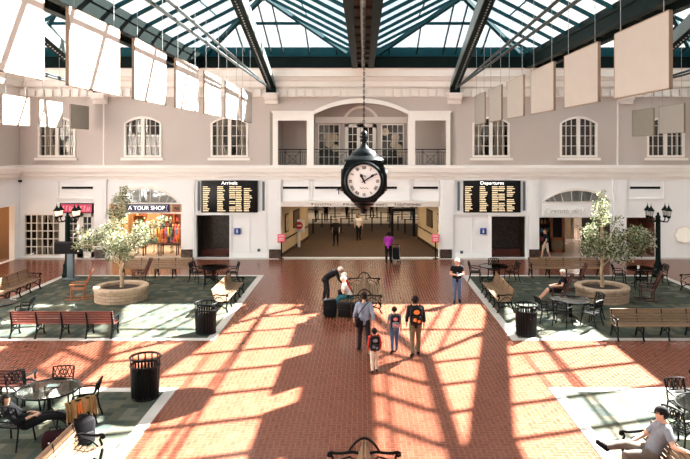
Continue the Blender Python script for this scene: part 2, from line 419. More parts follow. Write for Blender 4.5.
# mouldings -----------------------------------------------------------------
tn = [4]
def trim(mb, m, label=None, smooth=0):
    tn[0] += 1
    return struct(mb.build(f'trim_{tn[0]}', m, smooth=smooth), label)
def run(prof, x0, x1):                 # profile of (outward, z) pulled along the back wall
    return MB().prism([(36.0 - o, z) for o, z in prof], x0, x1, plane='yz')
prof_top = [(0, wz(97)), (.10, wz(97)), (.10, wz(88.5)), (.34, wz(87)), (.34, wz(82)), (.42, wz(81)), (.48, wz(78)), (.62, wz(77.5)), (.62, wz(71)), (.70, wz(69.5)), (0, wz(69.5))]
trim(run(prof_top, -19, 19), M['cream'], 'cream crown moulding along the top of the back wall')
mb = MB()
for s in (-1, 1):
    mb.prism([(s * (19 - o), z) for o, z in prof_top], 20, 36, plane='xz')
trim(mb, M['cream'])
x = -18.7; mb = MB()
while x < 18.8:
    if min(abs(x - c) for c in (-14.5, -5.05, 5.05, 14.5)) > .55: mb.box(x - .17, x + .17, 36 - .28, 36 - .09, wz(96.5), wz(90))
    x += .478
trim(mb, M['cream'], 'row of cream dentil blocks under the crown moulding')
prof_led = [(0, wz(179.5)), (.08, wz(179.5)), (.08, wz(177)), (.16, wz(176.5)), (.16, wz(173)), (.26, wz(172.5)), (.30, wz(167.5)), (.22, wz(166)), (.06, wz(165)), (0, wz(165))]
trim(run(prof_led, -19, 19), M['cream'], 'cream string course between the storeys')
trim(MB().prism([(-19 + o, z) for o, z in prof_led], 20, 35.7, plane='xz'), M['cream'])
trim(MB().box(-19, 19, 35.5, 36.0, 0.0, 0.012), M['border'], 'pale threshold strip along the foot of the back wall')
# pilasters
for a, b in ((95, 107), (182.5, 195), (268, 281), (440, 453), (528, 538.5), (613, 625.5)):
    mb = MB(); mb.box(wx(a), wx(b), 35.86, 36.0, 0, wz(179.5)); mb.box(wx(a) - .04, wx(b) + .04, 35.82, 36.0, wz(183), wz(179.5))
    mb.box(wx(a) + .12, wx(b) - .12, 35.84, 35.86, .7, wz(185))
    trim(mb, M['white'])
for k, (a, b) in enumerate(((95.5, 106.5), (182, 193.5), (269.5, 281), (440, 451.5), (528.5, 538.8))):
    struct(MB().box(wx(a), wx(b), 35.80, 36.0, 0, .50).build('baseboard_back', M['plinth'], smooth=0), 'dark marble plinth block')
# flight board frames and lower white panelling
for a, b, o1, o2, p1, p2 in ((196, 267, 196, 230, 231.5, 267), (453, 528, 491, 526, 454, 490)):
    mb = MB(); f = 0.10; z0, z1 = wz(214), wz(178.8)
    mb.box(wx(a), wx(b), 35.88, 36, z0 - .05, z0 + .10); mb.box(wx(a), wx(b), 35.9, 36, z1 - .06, z1)
    for c in (wx(a), wx(b) - f): mb.box(c, c + f, 35.9, 36, z0, z1)
    mid = (p1 + p2) / 2
    for c in (wx(p1), wx(mid) - .03, wx(p2) - .06): mb.box(c, c + .06, 35.95, 36, .25, z0 - .05)
    mb.box(wx(p1), wx(p2), 35.94, 36, 0, .25)
    for c in (wx(o1) - .05, wx(o2) - .02): mb.box(c, c + .07, 35.92, 36, 0, z0 - .05)
    trim(mb, M['white'])
    for c in ((199, 263.5) if a < 300 else (458.5, 524)):
        trim(MB().box(wx(c) - .06, wx(c) + .06, 35.94, 36.0, wz(210.5), wz(181.5)), M['kiosk'], 'dark upright slot beside the flight board')
# ventilation slots with their panel frames
def slot(a, b, f0, f1, y=187.7, h=2.3, top=179.5, bot=200.5):
    mb = MB()
    for zz in (wz(top) - .07, wz(bot)): mb.box(wx(f0), wx(f1), 35.93, 36, zz, zz + .06)
    for xx in (wx(f0), wx(f1) - .06): mb.box(xx, xx + .06, 35.93, 36, wz(bot), wz(top))
    trim(mb, M['white'])
    trim(MB().box(wx(a), wx(b), 35.96, 36.0, wz(y + h / 2), wz(y - h / 2)), M['iron'], 'thin dark ventilation slot in a white panel')
slot(62, 93, 58, 95, bot=199); slot(630, 660, 626, 664, bot=199)
slot(283, 308, 281.5, 309.5); slot(315, 397, 312, 410); slot(413, 438, 412, 439)
mb = MB(); mb.box(wx(281), wx(439), 35.90, 36.0, wz(206.5), wz(202.5)); mb.box(wx(281), wx(439), 35.80, 36.0, wz(202.5), wz(201))
trim(mb, M['cream'], 'cream lintel over the wide passage carrying small direction words')
# balcony frame: posts, lintels, arch band
mb = MB()
for a, b in ((273, 278), (307, 314), (408, 415), (446, 450)): mb.box(wx(a), wx(b), 35.86, 36.02, wz(168), wz(112))
for a, b in ((273, 314), (408, 450)):
    mb.box(wx(a), wx(b), 35.84, 36.02, wz(120.5), wz(113)); mb.box(wx(a) - .05, wx(b) + .05, 35.78, 36.02, wz(113), wz(111))
trim(mb, M['cream'], 'cream posts and lintels framing the balcony')
outer = arch(wx(310), wx(412), wz(120), wz(113), wz(98.5), 24)[2:]; inner = arch(wx(314), wx(408), wz(120), wz(114.5), wz(103), 24)[2:]
mb = MB(); n = len(outer)
for k in range(n - 1):
    q = [outer[k], outer[k + 1], inner[k + 1], inner[k]]
    mb.prism(q, 35.82, 36.02)
trim(mb, M['cream'], 'cream arch band over the middle of the balcony')
for p in (275.5, 447.5):      # grey shutters beside the balcony
    trim(MB().box(wx(p) - .30 if p < 300 else wx(p) + .16, wx(p) - .16 if p < 300 else wx(p) + .30, 35.9, 36, wz(166), wz(112)), M['panelgrey'])
# corbels under the roof trusses, thin pilaster seams below
for c in (-14.5, -5.05, 5.05, 14.5):
    mb = MB(); mb.prism([(36, wz(104)), (35.75, wz(104)), (35.7, wz(101)), (35.45, wz(99)), (35.4, wz(95)), (36, wz(95))], c - .36, c + .36, plane='yz')
    mb.box(c - .46, c + .46, 35.35, 36, wz(95.5), wz(93.5))
    trim(mb, M['cream'], 'cream corbel carrying a roof truss')
for p in (103.8, 617.5):
    trim(MB().box(wx(p) - .04, wx(p) + .04, 35.96, 36, wz(165), wz(100)), M['cream'])

# ------------------------------------------------------------------ upper windows
def grid_window(root, x0, x1, z0, z1, y, cols, rows, m=None, bw=0.035, fw=0.07, top=None):
    """frame bars and glazing bars of one leaf"""
    mb = MB(); mb.box(x0, x0 + fw, y - .05, y + .05, z0, z1); mb.box(x1 - fw, x1, y - .05, y + .05, z0, z1)
    mb.box(x0, x1, y - .05, y + .05, z0, z0 + fw); mb.box(x0, x1, y - .05, y + .05, z1 - fw, z1)
    mb.build('window_leaf', m or M['winwhite'], root, 0)
    mb = MB()
    for i in range(1, cols):
        c = x0 + fw + (x1 - x0 - 2 * fw) * i / cols; mb.box(c - bw / 2, c + bw / 2, y - .03, y + .03, z0, z1)
    for j in range(1, rows):
        c = z0 + fw + (z1 - z0 - 2 * fw) * j / rows; mb.box(x0, x1, y - .028, y + .028, c - bw / 2, c + bw / 2)
    mb.build('glazing_bars', m or M['winwhite'], root, 0)
def curtain(root, x0, x1, z0, z1, y, flare=0.0):
    n = 24; mb = MB(); vs = []
    for j in range(7):
        t = j / 6
        for i in range(n + 1):
            u = i / n; pinch = 1 - .55 * math.sin(PI * t) ** 2 * flare
            vs.append((x0 + (x1 - x0) * u * pinch, y + .04 * math.sin(u * 26), z0 + (z1 - z0) * t))
    fs = [(j * (n + 1) + i, j * (n + 1) + i + 1, (j + 1) * (n + 1) + i + 1, (j + 1) * (n + 1) + i) for j in range(6) for i in range(n)]
    mb.add(vs, fs); return mb.build('curtain', M['curtain'], root)
for k, p in enumerate(WIN):
    root = struct(link(f'window_{k+1}', None), 'arched white window with small dark panes in the pink upper wall')
    x0, x1 = wx(p - 17.5), wx(p + 17.5); zb, zs, za = wz(156), wz(123.5), wz(118)
    out = arch(x0 - .07, x1 + .07, zb - .07, zs, za + .09); inn = arch(x0 + .04, x1 - .04, zb + .04, zs, za - .03)
    curve_plate('frame', out, [inn], 0.16, M['winwhite'], XZ(35.93, 0.16), root)
    MB().box(x0 - .2, x1 + .2, 35.80, 36.0, zb - .24, zb - .10).build('sill', M['cream'], root, 0)
    xm = (x0 + x1) / 2
    mb = MB(); mb.box(xm - .09, xm + .09, 35.97, 36.12, zb, za - .02)
    for a, b in ((x0, xm - .09), (xm + .09, x1)):
        for i in (1, 2): c = a + (b - a) * i / 3; mb.box(c - .015, c + .015, 36.02, 36.08, zb, zs + (.26 if abs(c - xm) < .6 else .12))
        for j in (1, 2, 3): c = zb + (za - zb) * (j * .265 + .0); mb.box(a, b, 36.02, 36.08, c - .015, c + .015)
    mb.build('glazing_bars', M['winwhite'], root, 0)
    MB().box(x0, x1, 36.09, 36.10, zb, za).build('glass', M['winglass'], root, 0)
    mb = MB(); mb.box(x0 - .3, x1 + .3, 37.3, 37.4, zb - .3, za + .3); mb.box(x0 - .3, x0 - .2, 36.3, 37.3, zb - .3, za + .3); mb.box(x1 + .2, x1 + .3, 36.3, 37.3, zb - .3, za + .3)
    mb.box(x0 - .3, x1 + .3, 36.3, 37.3, za + .2, za + .3); mb.box(x0 - .3, x1 + .3, 36.3, 37.3, zb - .3, zb - .2)
    mb.build('dark_room_behind', M['darkroom'], root, 0)
    rr = random.Random(k)
    if k in (0, 2, 3): curtain(root, x0 + .1, x0 + .75, zb, za, 36.5, .8); curtain(root, x1 - .1, x1 - .75, zb, za, 36.5, .8 * rr.random())
    else: curtain(root, x0 + .02, x0 + .2, zb, za, 36.5, .3); curtain(root, x1 - .02, x1 - .2, zb, za, 36.5, .3)

# ------------------------------------------------------------------ balcony recess
yb = 38.3; pb = FPX / yb
def bx(px): return (px - CX) / pb
def bz(py): return EYE - (py - CY) / pb
xl, xr = wx(277.5), wx(446.5); zf = wz(168)
mb = MB(); mb.box(xl, xr, yb, yb + .15, zf - .1, 9.2); mb.box(xl - .15, xl, 36.3, yb + .15, zf - .1, 9.2); mb.box(xr, xr + .15, 36.3, yb + .15, zf - .1, 9.2)
mb.box(wx(307), wx(314), 36.3, 36.5, zf - .1, 9.2); mb.box(wx(408), wx(415), 36.3, 36.5, zf - .1, 9.2)
mb.box(xl, xr, 36.3, yb + .15, 9.0, 9.2)
struct(mb.build('wall_back', M['tan'], smooth=0), 'tan recess behind the balcony')
slab('floor', xl - .15, xr + .15, 36.0, yb + .15, zf - .25, zf, M['border'])
trim(MB().box(bx(316), bx(407), yb - .12, yb, bz(123), bz(117)), M['cream'])
# fan arch over the balcony door
o_ = arch(bx(344), bx(378), bz(117.5), bz(117), bz(106)); i_ = arch(bx(347), bx(375), bz(117.5), bz(117), bz(108.5))
mb = MB()
for k in range(min(len(o_), len(i_)) - 1): mb.prism([o_[k], o_[k + 1], i_[k + 1], i_[k]], yb - .1, yb)
trim(mb, M['cream'], 'cream fan arch over the balcony doors')
for k, (a, b, c, r) in enumerate(((318, 340, 4, 5), (345, 376, 2, 5), (381, 404, 4, 5))):
    root = struct(link(f'window_{k+7}' if k != 1 else 'door_1', None), ('white many paned balcony window', 'white double glass doors onto the balcony', 'white many paned balcony window beside the doors')[k])
    if k == 1:
        grid_window(root, bx(a), bx(360.3), zf, bz(124), yb - .06, 2, 5, fw=.2); grid_window(root, bx(360.7), bx(b), zf, bz(124), yb - .06, 2, 5, fw=.2)
    else: grid_window(root, bx(a), bx(b), bz(166), bz(124), yb - .06, c, r)
    MB().box(bx(a), bx(b), yb - .05, yb - .04, zf, bz(124)).build('glass', M['winglass'], root, 0)
    MB().box(bx(a), bx(b), yb - .03, yb - .01, zf, bz(124)).build('dark_room_behind', M['darkroom'], root, 0)
    if k != 1:
        mb = MB(); rr = random.Random(k)
        for _ in range(5): mb.ball((bx(a + 3 + rr.random() * 17), yb - .035, bz(130 + rr.random() * 24)), .25, 10, 6, sc=(1, .03, .9))
        mb.build('pale_blobs', M['curtain'], root)  # pale flattened blobs scattered behind the glass
# balcony railings
def railing(x0, x1, label, panels):
    r = thing('balcony_railing', label, 'railing', ((x0 + x1) / 2, 36.05, zf), 0, 'black balcony railings'); hw = (x1 - x0) / 2; h = wz(149.5) - zf
    MB().bar((-hw, 0, h), (hw, 0, h), .06, .05).build('top_rail', M['iron'], r, 0)
    mb = MB(); mb.bar((-hw, 0, .08), (hw, 0, .08), .04, .04); mb.bar((-hw, 0, h - .14), (hw, 0, h - .14), .03, .03); mb.build('lower_rails', M['iron'], r, 0)
    mb = MB(); n = int((x1 - x0) / .12)
    for i in range(n + 1):
        x = -hw + 2 * hw * i / n
        if not any(abs(x - c) < w for c, w in panels): mb.bar((x, 0, .08), (x, 0, h - .14), .016, .016)
    mb.build('balusters', M['iron'], r, 0)
    for c, w in panels:
        mb = MB(); t = h - .14
        for s in (-1, 1):
            mb.bar((c + s * w, 0, 0), (c + s * w, 0, h), .035, .035); mb.bar((c - s * w, 0, .08), (c + s * w, 0, t), .02, .02)
            mb.bar((c + s * w * .45, 0, .08 + t * .25), (c + s * w * .45, 0, t * .8), .018, .018)
        mb.bar((c - w * .45, 0, .08 + t * .22), (c + w * .45, 0, .08 + t * .22), .018, .018); mb.bar((c - w * .45, 0, t * .8), (c + w * .45, 0, t * .8), .018, .018)
        mb.build('crossed_panel', M['iron'], r, 0)
railing(wx(278), wx(307), 'short black railing across the bay of the balcony left of the arch', [(0, .42)])
railing(wx(314), wx(408), 'long black railing across the arched middle bay of the balcony', [(-1.25, .42), (1.25, .42), (0, .3)])
railing(wx(415), wx(446), 'short black railing across the bay of the balcony right of the arch', [(0, .42)])

# ------------------------------------------------------------------ ground floor openings
root = struct(link('window_9', None), 'square white shop window with small panes and tied curtains')
grid_window(root, wx(24), wx(60), wz(256), wz(214), 36.05, 6, 5, bw=.045)
MB().box(wx(24), wx(60), 36.08, 36.09, wz(256), wz(214)).build('glass', M['winglass'], root, 0)
curtain(root, wx(34), wx(44), wz(256), wz(214), 36.25, 0.9); curtain(root, wx(57), wx(46), wz(256), wz(214), 36.25, .9)
root = struct(link('door_2', None), 'white double doors with glass panes under a crimson sign')
for a, b in ((66, 79.8), (80.2, 94)):
    mb = MB(); x0, x1, z1 = wx(a), wx(b), wz(213)
    q = .17; mb.box(x0, x0 + q, 36.02, 36.1, .02, z1); mb.box(x1 - q, x1, 36.02, 36.1, .02, z1); mb.box(x0, x1, 36.02, 36.1, .02, .35); mb.box(x0, x1, 36.02, 36.1, z1 - .22, z1)
    for i in (1,): c = (x0 + x1) / 2; mb.box(c - .02, c + .02, 36.03, 36.08, .3, z1)
    for j in range(1, 5): c = .35 + (z1 - .57) * j / 5; mb.box(x0, x1, 36.03, 36.08, c - .02, c + .02)
    leaf = mb.build('door_leaf', M['winwhite'], root, 0)
    MB().box(x0 + .1, x1 - .1, 36.055, 36.06, .3, z1 - .1).build('glass', M['winglass'], root, 0)
    hx = x1 - .09 if a < 70 else x0 + .09
    MB().tube([(hx, 36.02, .95), (hx, 35.96, .95), (hx, 35.96, 1.2), (hx, 36.02, 1.2)], .015).build('door_handle', M['iron'], root)
mb = MB(); mb.box(-19.3, wx(95), 37.6, 37.7, 0, 3.2); mb.box(-19.3, -19.1, 36.3, 37.7, 0, 3.2); mb.box(-19, wx(95), 36.3, 37.6, 3.1, 3.2); mb.box(wx(95), wx(95) + .1, 36.3, 37.7, 0, 3.2); mb.box(-19, wx(95), 36.0, 37.7, -.2, 0.001)
struct(mb.build('wall_back', M['darkroom'], smooth=0), 'dark room behind the shop window and doors')
for k, (poly, label) in enumerate(((FAN_L, 'half round fanlight over the tour shop'), (FAN_R, 'half round fanlight over the shop passage'))):
    root = struct(link(f'window_{10+k}', None), label)
    xs = [p[0] for p in poly]; zs = [p[1] for p in poly]; xm = (min(xs) + max(xs)) / 2; z0 = min(zs); w = (max(xs) - min(xs)) / 2; h = max(zs) - z0
    o2 = [(xm + (a - xm) * 1.05, z0 + (b - z0) * 1.14 - (.0 if b > z0 + .02 else .06)) for a, b in poly]
    curve_plate('frame', o2, [[(xm + (a - xm) * .97, z0 + (b - z0) * .93 + .02) for a, b in poly]], .12, M['winwhite'], XZ(35.94, .12), root)
    mb = MB()
    for i in range(1, 9):
        a = PI * i / 9; e = (xm + w * .97 * math.cos(a), 36.06, z0 + h * .97 * math.sin(a)); s = (xm + w * .82 * math.cos(a), 36.06, z0 + h * .02)
        mb.bar(s, e, .03, .03)
    mb.build('radiating_bars', M['winwhite'], root, 0)
    MB().box(min(xs), max(xs), 36.1, 36.11, z0, z0 + h).build('glass', M['winglass'], root, 0)
    MB().box(min(xs) - .1, max(xs) + .1, 36.2, 36.25, z0 - .02, z0 + h + .1).build('grey_backing', mat('fanlight_grey', (.55, .54, .49), .6), root, 0)
# recesses under the flight boards
for a, b in ((196, 230), (491, 526)):
    mb = MB(); x0, x1 = wx(a), wx(b); zt = wz(214)
    mb.box(x0 - .1, x1 + .1, 37.6, 37.7, 0, zt + .1); mb.box(x0 - .1, x0, 36.3, 37.6, 0, zt + .1); mb.box(x1, x1 + .1, 36.3, 37.6, 0, zt + .1); mb.box(x0 - .1, x1 + .1, 36.3, 37.6, zt, zt + .1)
    struct(mb.build('wall_back', mat('dark_mottled_wall', (0.035, 0.022, 0.016), 0.4, var=0.9, scale=14), smooth=0), 'dark mottled recess under the flight board')
    slab('floor', x0, x1, 36.0, 37.7, -.2, .001, M['brick'])
    trim(MB().box(x0, x1, 37.3, 37.6, 0, .28), M['redbrown'])

# ------------------------------------------------------------------ wide passage
slab('floor', -4.8, 4.8, 36.0, 43.4, -.2, .001, M['carpet'], 'brown carpet of the passage')
slab('floor', -14, 14, 43.4, 52.0, -.2, .001, M['carpet'], 'brown carpet further along the passage')
slab('floor', -14, 14, 52.0, 64.0, -.2, .001, M['tile'], 'pale tiled floor at the far end of the passage')
slab('ceiling', -4.9, 4.9, 36.3, 43.4, 2.86, 3.0, M['ceil'])
slab('ceiling', -14, 14, 43.4, 64, 2.86, 3.0, M['ceil'])
wl = [(-4.56, 36.3), (-3.66, 43.4)]
for s in (-1, 1):
    mb = MB(); (a, b), (c, d) = wl; a *= -s; c *= -s
    ang = [(a * 1, b), (c, d), (c + s * .25, d), (a + s * .25, b)]
    mb.prism(ang, 0, 2.86, plane='xy')
    struct(mb.build('wall_left' if s < 0 else 'wall_right', M['corrwall'], smooth=0), 'cream side wall of the passage')
    mb = MB(); mb.prism([(a - s * .02, b), (c - s * .02, d), (c, d), (a, b)], 0, .2, plane='xy')
    struct(mb.build('baseboard_left' if s < 0 else 'baseboard_right', M['plinth'], smooth=0))
    struct(MB().box(s * 3.7 if s > 0 else -14, 14 if s > 0 else -3.7, 43.4, 43.6, 0, 2.86).build('wall_back', M['corrwall'], smooth=0))
    slab('wall_left' if s < 0 else 'wall_right', 14 * s - .1, 14 * s + .1, 43.4, 64, 0, 2.86, M['corrwall'])
slab('wall_back', -14, 14, 64, 64.2, 0, 2.86, M['tile'], 'pale far wall of the passage')
# ------------------------------------------------------------------ tour shop room
sx0, sx1 = wx(106), wx(184)
M['shopwall'] = mat('honey_shop_wall', (0.62, 0.40, 0.20), .6)
mb = MB(); mb.box(sx0, sx1, 41, 41.1, 0, 3.2); mb.box(sx0 - .1, sx0, 36.3, 41.1, 0, 3.2); mb.box(sx1, sx1 + .1, 36.3, 41.1, 0, 3.2); mb.box(sx0, sx1, 36.3, 41.1, 3.1, 3.2)
struct(mb.build('wall_back', M['shopwall'], smooth=0), 'honey coloured walls inside the tour shop')
slab('floor', sx0, sx1, 36.0, 41, -.2, .001, M['tile'])
# transom strip with the shop sign, small poster boxes each side
trim(MB().box(wx(109), wx(182), 35.93, 36.0, wz(213.5), wz(212)), M['cream'])
trim(MB().box(wx(109), wx(182), 35.97, 36.0, wz(211.8), wz(204)), M['corrwall'], 'honey coloured transom strip behind the shop sign')
# ------------------------------------------------------------------ passage behind the shop front with raised letters
mb = MB(); hx0, hx1 = wx(536), 19.3
mb.box(hx0 - .1, hx0, 36.3, 50, 0, 3.2); mb.box(hx1, hx1 + .1, 36.3, 50, 0, 3.2); mb.box(hx0, hx1, 36.3, 50, 3.0, 3.2); mb.box(wx(612), wx(626), 36.3, 41, 0, 3.0); 
mb.box(hx0, 11.95, 39.6, 39.8, 0, 3.0)
struct(mb.build('wall_back', M['darkroom'], smooth=0), 'dark shop passage')
mb = MB(); mb.box(wx(626), hx1, 38.4, 38.6, 0, 3.0); mb.box(wx(626), hx1, 36.3, 38.4, 2.9, 3.0); mb.box(wx(659), wx(660), 36.3, 38.4, 0, 2.9)
struct(mb.build('wall_back', mat('red_brown_room', (0.24, 0.085, 0.05), .7), smooth=0), 'red brown room seen behind the tree')
slab('wall_back', hx0, hx1, 50, 50.2, 0, 3.2, M['tile'])
slab('floor', hx0, hx1, 36.0, 50, -.2, .001, mat('glossy_pale_floor', (0.55, 0.40, 0.33), .15, var=.1), 'glossy pale floor of the shop passage')

# ------------------------------------------------------------------ glass roof
ZV, ZR, YE, YA = 11.05, 13.25, 35.9, 30.6
for bi, xc in enumerate((-14.1, -4.7, 4.7, 14.1)):
    rt = struct(link('skylight', None), 'green steel hipped skylight with clear panes')
    x0, x1 = xc - 4.2, xc + 4.2
    MB().bar((xc, YA, ZR - .1), (xc, -2.2, ZR - .1), .22, .26).build('ridge_beam', M['teal'], rt, 0)
    for xe in (x0, x1):
        MB().bar((xe, YE, ZV), (xc, YA, ZR), .20, .20).build('hip_beam', M['teal'], rt, 0)
        MB().bar((xe, YE, ZV + .02), (xe, -2.2, ZV + .02), .16, .30).build('eaves_beam', M['darkgreen'], rt, 0)
        y = YA - .55
        while y > -2.2:
            MB().bar((xe, y, ZV + .02), (xc, y, ZR - .02), .14, .13).build('rafter', M['teal'], rt, 0); y -= 1.75
        # jack rafters up to the hip
        for t in (.38, .72):
            yy = YE - (YE - YA) * t
            MB().bar((xe, yy, ZV + .02), (xe + (xc - xe) * t, yy, ZV + (ZR - ZV) * t),   .12, .13).build('jack_rafter', M['teal'], rt, 0)
        MB().bar((xe + (xc - xe) * .5, YA - .4, (ZV + ZR) / 2 + .1), (xe + (xc - xe) * .5, -2.2, (ZV + ZR) / 2 + .1), .05, .06).build('purlin', M['teal'], rt, 0)
        mb = MB(); mb.add([(xe, YE, ZV + .2), (xc, YA, ZR + .17), (xc, -2.2, ZR + .17), (xe, -2.2, ZV + .2)], [(0, 1, 2, 3)])
        mb.build('glass', M['roofglass'], rt, 0)
    MB().bar((x0, YE, ZV + .05), (x1, YE, ZV + .05), .18, .34).build('end_beam', M['teal'], rt, 0)
    mb = MB(); mb.add([(x0, YE, ZV + .2), (x1, YE, ZV + .2), (xc, YA, ZR + .17)], [(0, 1, 2)]); mb.build('glass', M['roofglass'], rt, 0)
    for u in (-.78, -.42, -.08, .08, .42, .78):
        t = 1 - abs(u)
        MB().bar((xc + u * 4.2, YE, ZV + .1), (xc + u * 4.2, YE - (YE - YA) * t, ZV + (ZR - ZV) * t), .06, .12).build('hip_bar', M['darkgreen'], rt, 0)
    t = .60; MB().bar((xc - 4.2 * (1 - t), YE - (YE - YA) * t, ZV + (ZR - ZV) * t), (xc + 4.2 * (1 - t), YE - (YE - YA) * t, ZV + (ZR - ZV) * t), .10, .14).build('hip_purlin', M['teal'], rt, 0)
for xc in (-18.8, -9.4, 0, 9.4, 18.8):
    g = struct(link('valley_gutter', None), 'dark steel valley gutter girder between two skylights')
    for s in (-1, 1):
        if abs(xc + s * .4) > 19: continue
        MB().box(xc + s * .44 - .09, xc + s * .44 + .09, -2.2, 35.9, 10.45, 11.1).build('side_beam', M['darkgreen'], g, 0)
        MB().box(xc + s * .44 - .15, xc + s * .44 + .15, -2.2, 35.9, 10.42, 10.48).build('flange', M['darkgreen'], g, 0)
    mb = MB(); mb.box(xc - .36, xc + .36, -2.2, 35.9, 10.72, 10.85)
    y = 35.0
    while y > -2: mb.box(xc - .36, xc + .36, y - .05, y + .05, 10.62, 10.72); y -= 1.75
    mb.build('soffit', M['gutter'], g, 0)
    if xc == 0: MB().tube([(xc, 35.8, 10.55), (xc, -2.1, 10.55)], .09, 8).build('pipe', M['palesteel'], g)
# green box beam along the wall head
mb = MB(); mb.box(-19, 19, 35.45, 36.3, wz(69.2), wz(57)); trim(mb, M['darkgreen'], 'dark green steel beam along the wall head')
mb = MB(); mb.box(-19, 19, 35.55, 36.3, wz(57), wz(48.5)); mb.box(-19, 19, 35.40, 35.6, wz(57.8), wz(56.6)); trim(mb, M['teal'], 'teal steel kerb under the skylights')
for s in (-1, 1): trim(MB().box(s * 19 - .3, s * 19 + .3, -2.2, 36, 10.4, 11.6), M['darkgreen'])
# trusses
def zb_(y): return 9.32 + .262 * (35.95 - y) if y > 24.5 else 9.32 + .262 * 11.45
for xc in (-14.5, -5.05, 5.05, 14.5):
    t = struct(link('roof_truss', None), 'dark riveted steel truss rising from a corbel on the back wall')
    s = 1 if xc < 0 else -1      # pale face towards the middle of the hall
    ys = [35.95, 33, 30, 27, 24.5, 12, 6, -2.2]; hs = [.30, .46, .62, .78, .85, .85, .85, .85]; w = .21
    mb = MB(); vs = []
    for y, h in zip(ys, hs): z = zb_(y); vs += [(xc - w, y, z), (xc + w, y, z), (xc + w, y, z + h), (xc - w, y, z + h)]
    for i in range(len(ys) - 1):
        for e in range(4):
            f = (i * 4 + e, i * 4 + (e + 1) % 4, i * 4 + 4 + (e + 1) % 4, i * 4 + 4 + e)
            mb.f.append(f); mb.m.append(0)
    mb.v = [tuple(v) for v in vs]; mb.f += [(0, 1, 2, 3), (28, 29, 30, 31)]; mb.m += [0, 0]
    y = 35.7
    while y > 10:                # rivet heads on the underside
        mb.ball((xc - s * .02, y, zb_(y) - .005), .045, 6, 4, 1); y -= .24
    mb.build('chord', [M['darkgreen'], M['wire']], t, 0)
    mb = MB()                    # plate on the inner side, its pale colour standing for light on it
    x = xc + s * (w + .012)
    vs = [];
    for y, h in zip(ys, hs): z = zb_(y); vs += [(x, y, z + .03), (x, y, z + h - .03), (x + s * .02, y, z + h - .03), (x + s * .02, y, z + .03)]
    fs = [(i * 4 + e, i * 4 + (e + 1) % 4, i * 4 + 4 + (e + 1) % 4, i * 4 + 4 + e) for i in range(len(ys) - 1) for e in range(4)] + [(0, 1, 2, 3), (28, 29, 30, 31)]
    mb.add(vs, fs); mb.build('lit_side_plate', M['palesteel'], t, 0)
    MB().box(xc - .26, xc + .26, 35.5, 36, 9.0, 9.55).build('shoe', M['darkgreen'], t, 0)
    for z1 in (9.62, 10.02): MB().tube([(xc, 35.7, 9.32), (xc, 15.5, z1), (xc, -2.2, z1 + .1)], .05, 6).build('tie_rod', M['rod'], t)
# ================================================================== THINGS
# ------------------------------------------------------------------ hanging panels
def hang_panel(x, y0, y1, zt, zb, label, m, group, ztop=11.2):
    yc = (y0 + y1) / 2
    r = thing('hanging_banner', label, 'banner', (x, yc, zb), 0, group); hy = (y1 - y0) / 2; h = zt - zb
    MB().box(-.03, .03, -hy + .02, hy - .02, .02, h - .02).build('banner_face', m, r, 0)
    mb = MB(); e = .036
    mb.box(-e, e, -hy, hy, 0, .02); mb.box(-e, e, -hy, hy, h - .02, h); mb.box(-e, e, -hy, -hy + .025, 0, h); mb.box(-e, e, hy - .025, hy, 0, h)
    mb.build('edge_frame', M['paneledge'], r, 0)
    for s in (-1, 1): MB().tube([(0, s * (hy - .3), h), (0, s * (hy - .3), ztop - zb)], .008, 5).build('wire', M['wire'], r)
XL = -5.9
ordl = ['cut by the picture edge, largest', 'second from the largest', 'third from the largest', 'fourth from the largest', 'fifth, smaller than most', 'sixth, almost the smallest', 'smallest, nearest the balcony']
for k in range(7):
    y0 = 9.25 + 3.72 * k
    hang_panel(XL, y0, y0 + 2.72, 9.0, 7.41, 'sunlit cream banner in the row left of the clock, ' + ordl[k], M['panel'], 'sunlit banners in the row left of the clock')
ordr = ['largest, out at the picture edge', 'second largest', 'third largest', 'fourth largest', 'fifth, almost the smallest', 'smallest, nearest the balcony']
for k in range(6):
    y0 = 12.45 + 3.78 * k
    hang_panel(5.9, y0, y0 + 2.74, 8.82, 7.3, 'shade toned banner in the row right of the clock, ' + ordr[k], M['panelshade'], 'shaded banners in the row right of the clock')
hang_panel(-15, 27.0, 29.2, 8.36, 7.1, 'small sunlit cream banner nearest the left wall corner', M['panel'], 'small banners in the far left row')
hang_panel(-15, 30.1, 32.4, 8.36, 7.1, 'small sunlit cream banner hanging over the leftmost arched window', M['panel'], 'small banners in the far left row')
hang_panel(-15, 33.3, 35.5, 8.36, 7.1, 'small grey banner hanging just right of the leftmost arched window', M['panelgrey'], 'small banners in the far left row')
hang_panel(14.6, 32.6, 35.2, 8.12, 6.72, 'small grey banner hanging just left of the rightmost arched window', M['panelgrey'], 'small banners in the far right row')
hang_panel(14.6, 29.5, 32.0, 8.15, 6.8, 'small shade toned banner hanging over the rightmost arched window', M['panelshade'], 'small banners in the far right row')

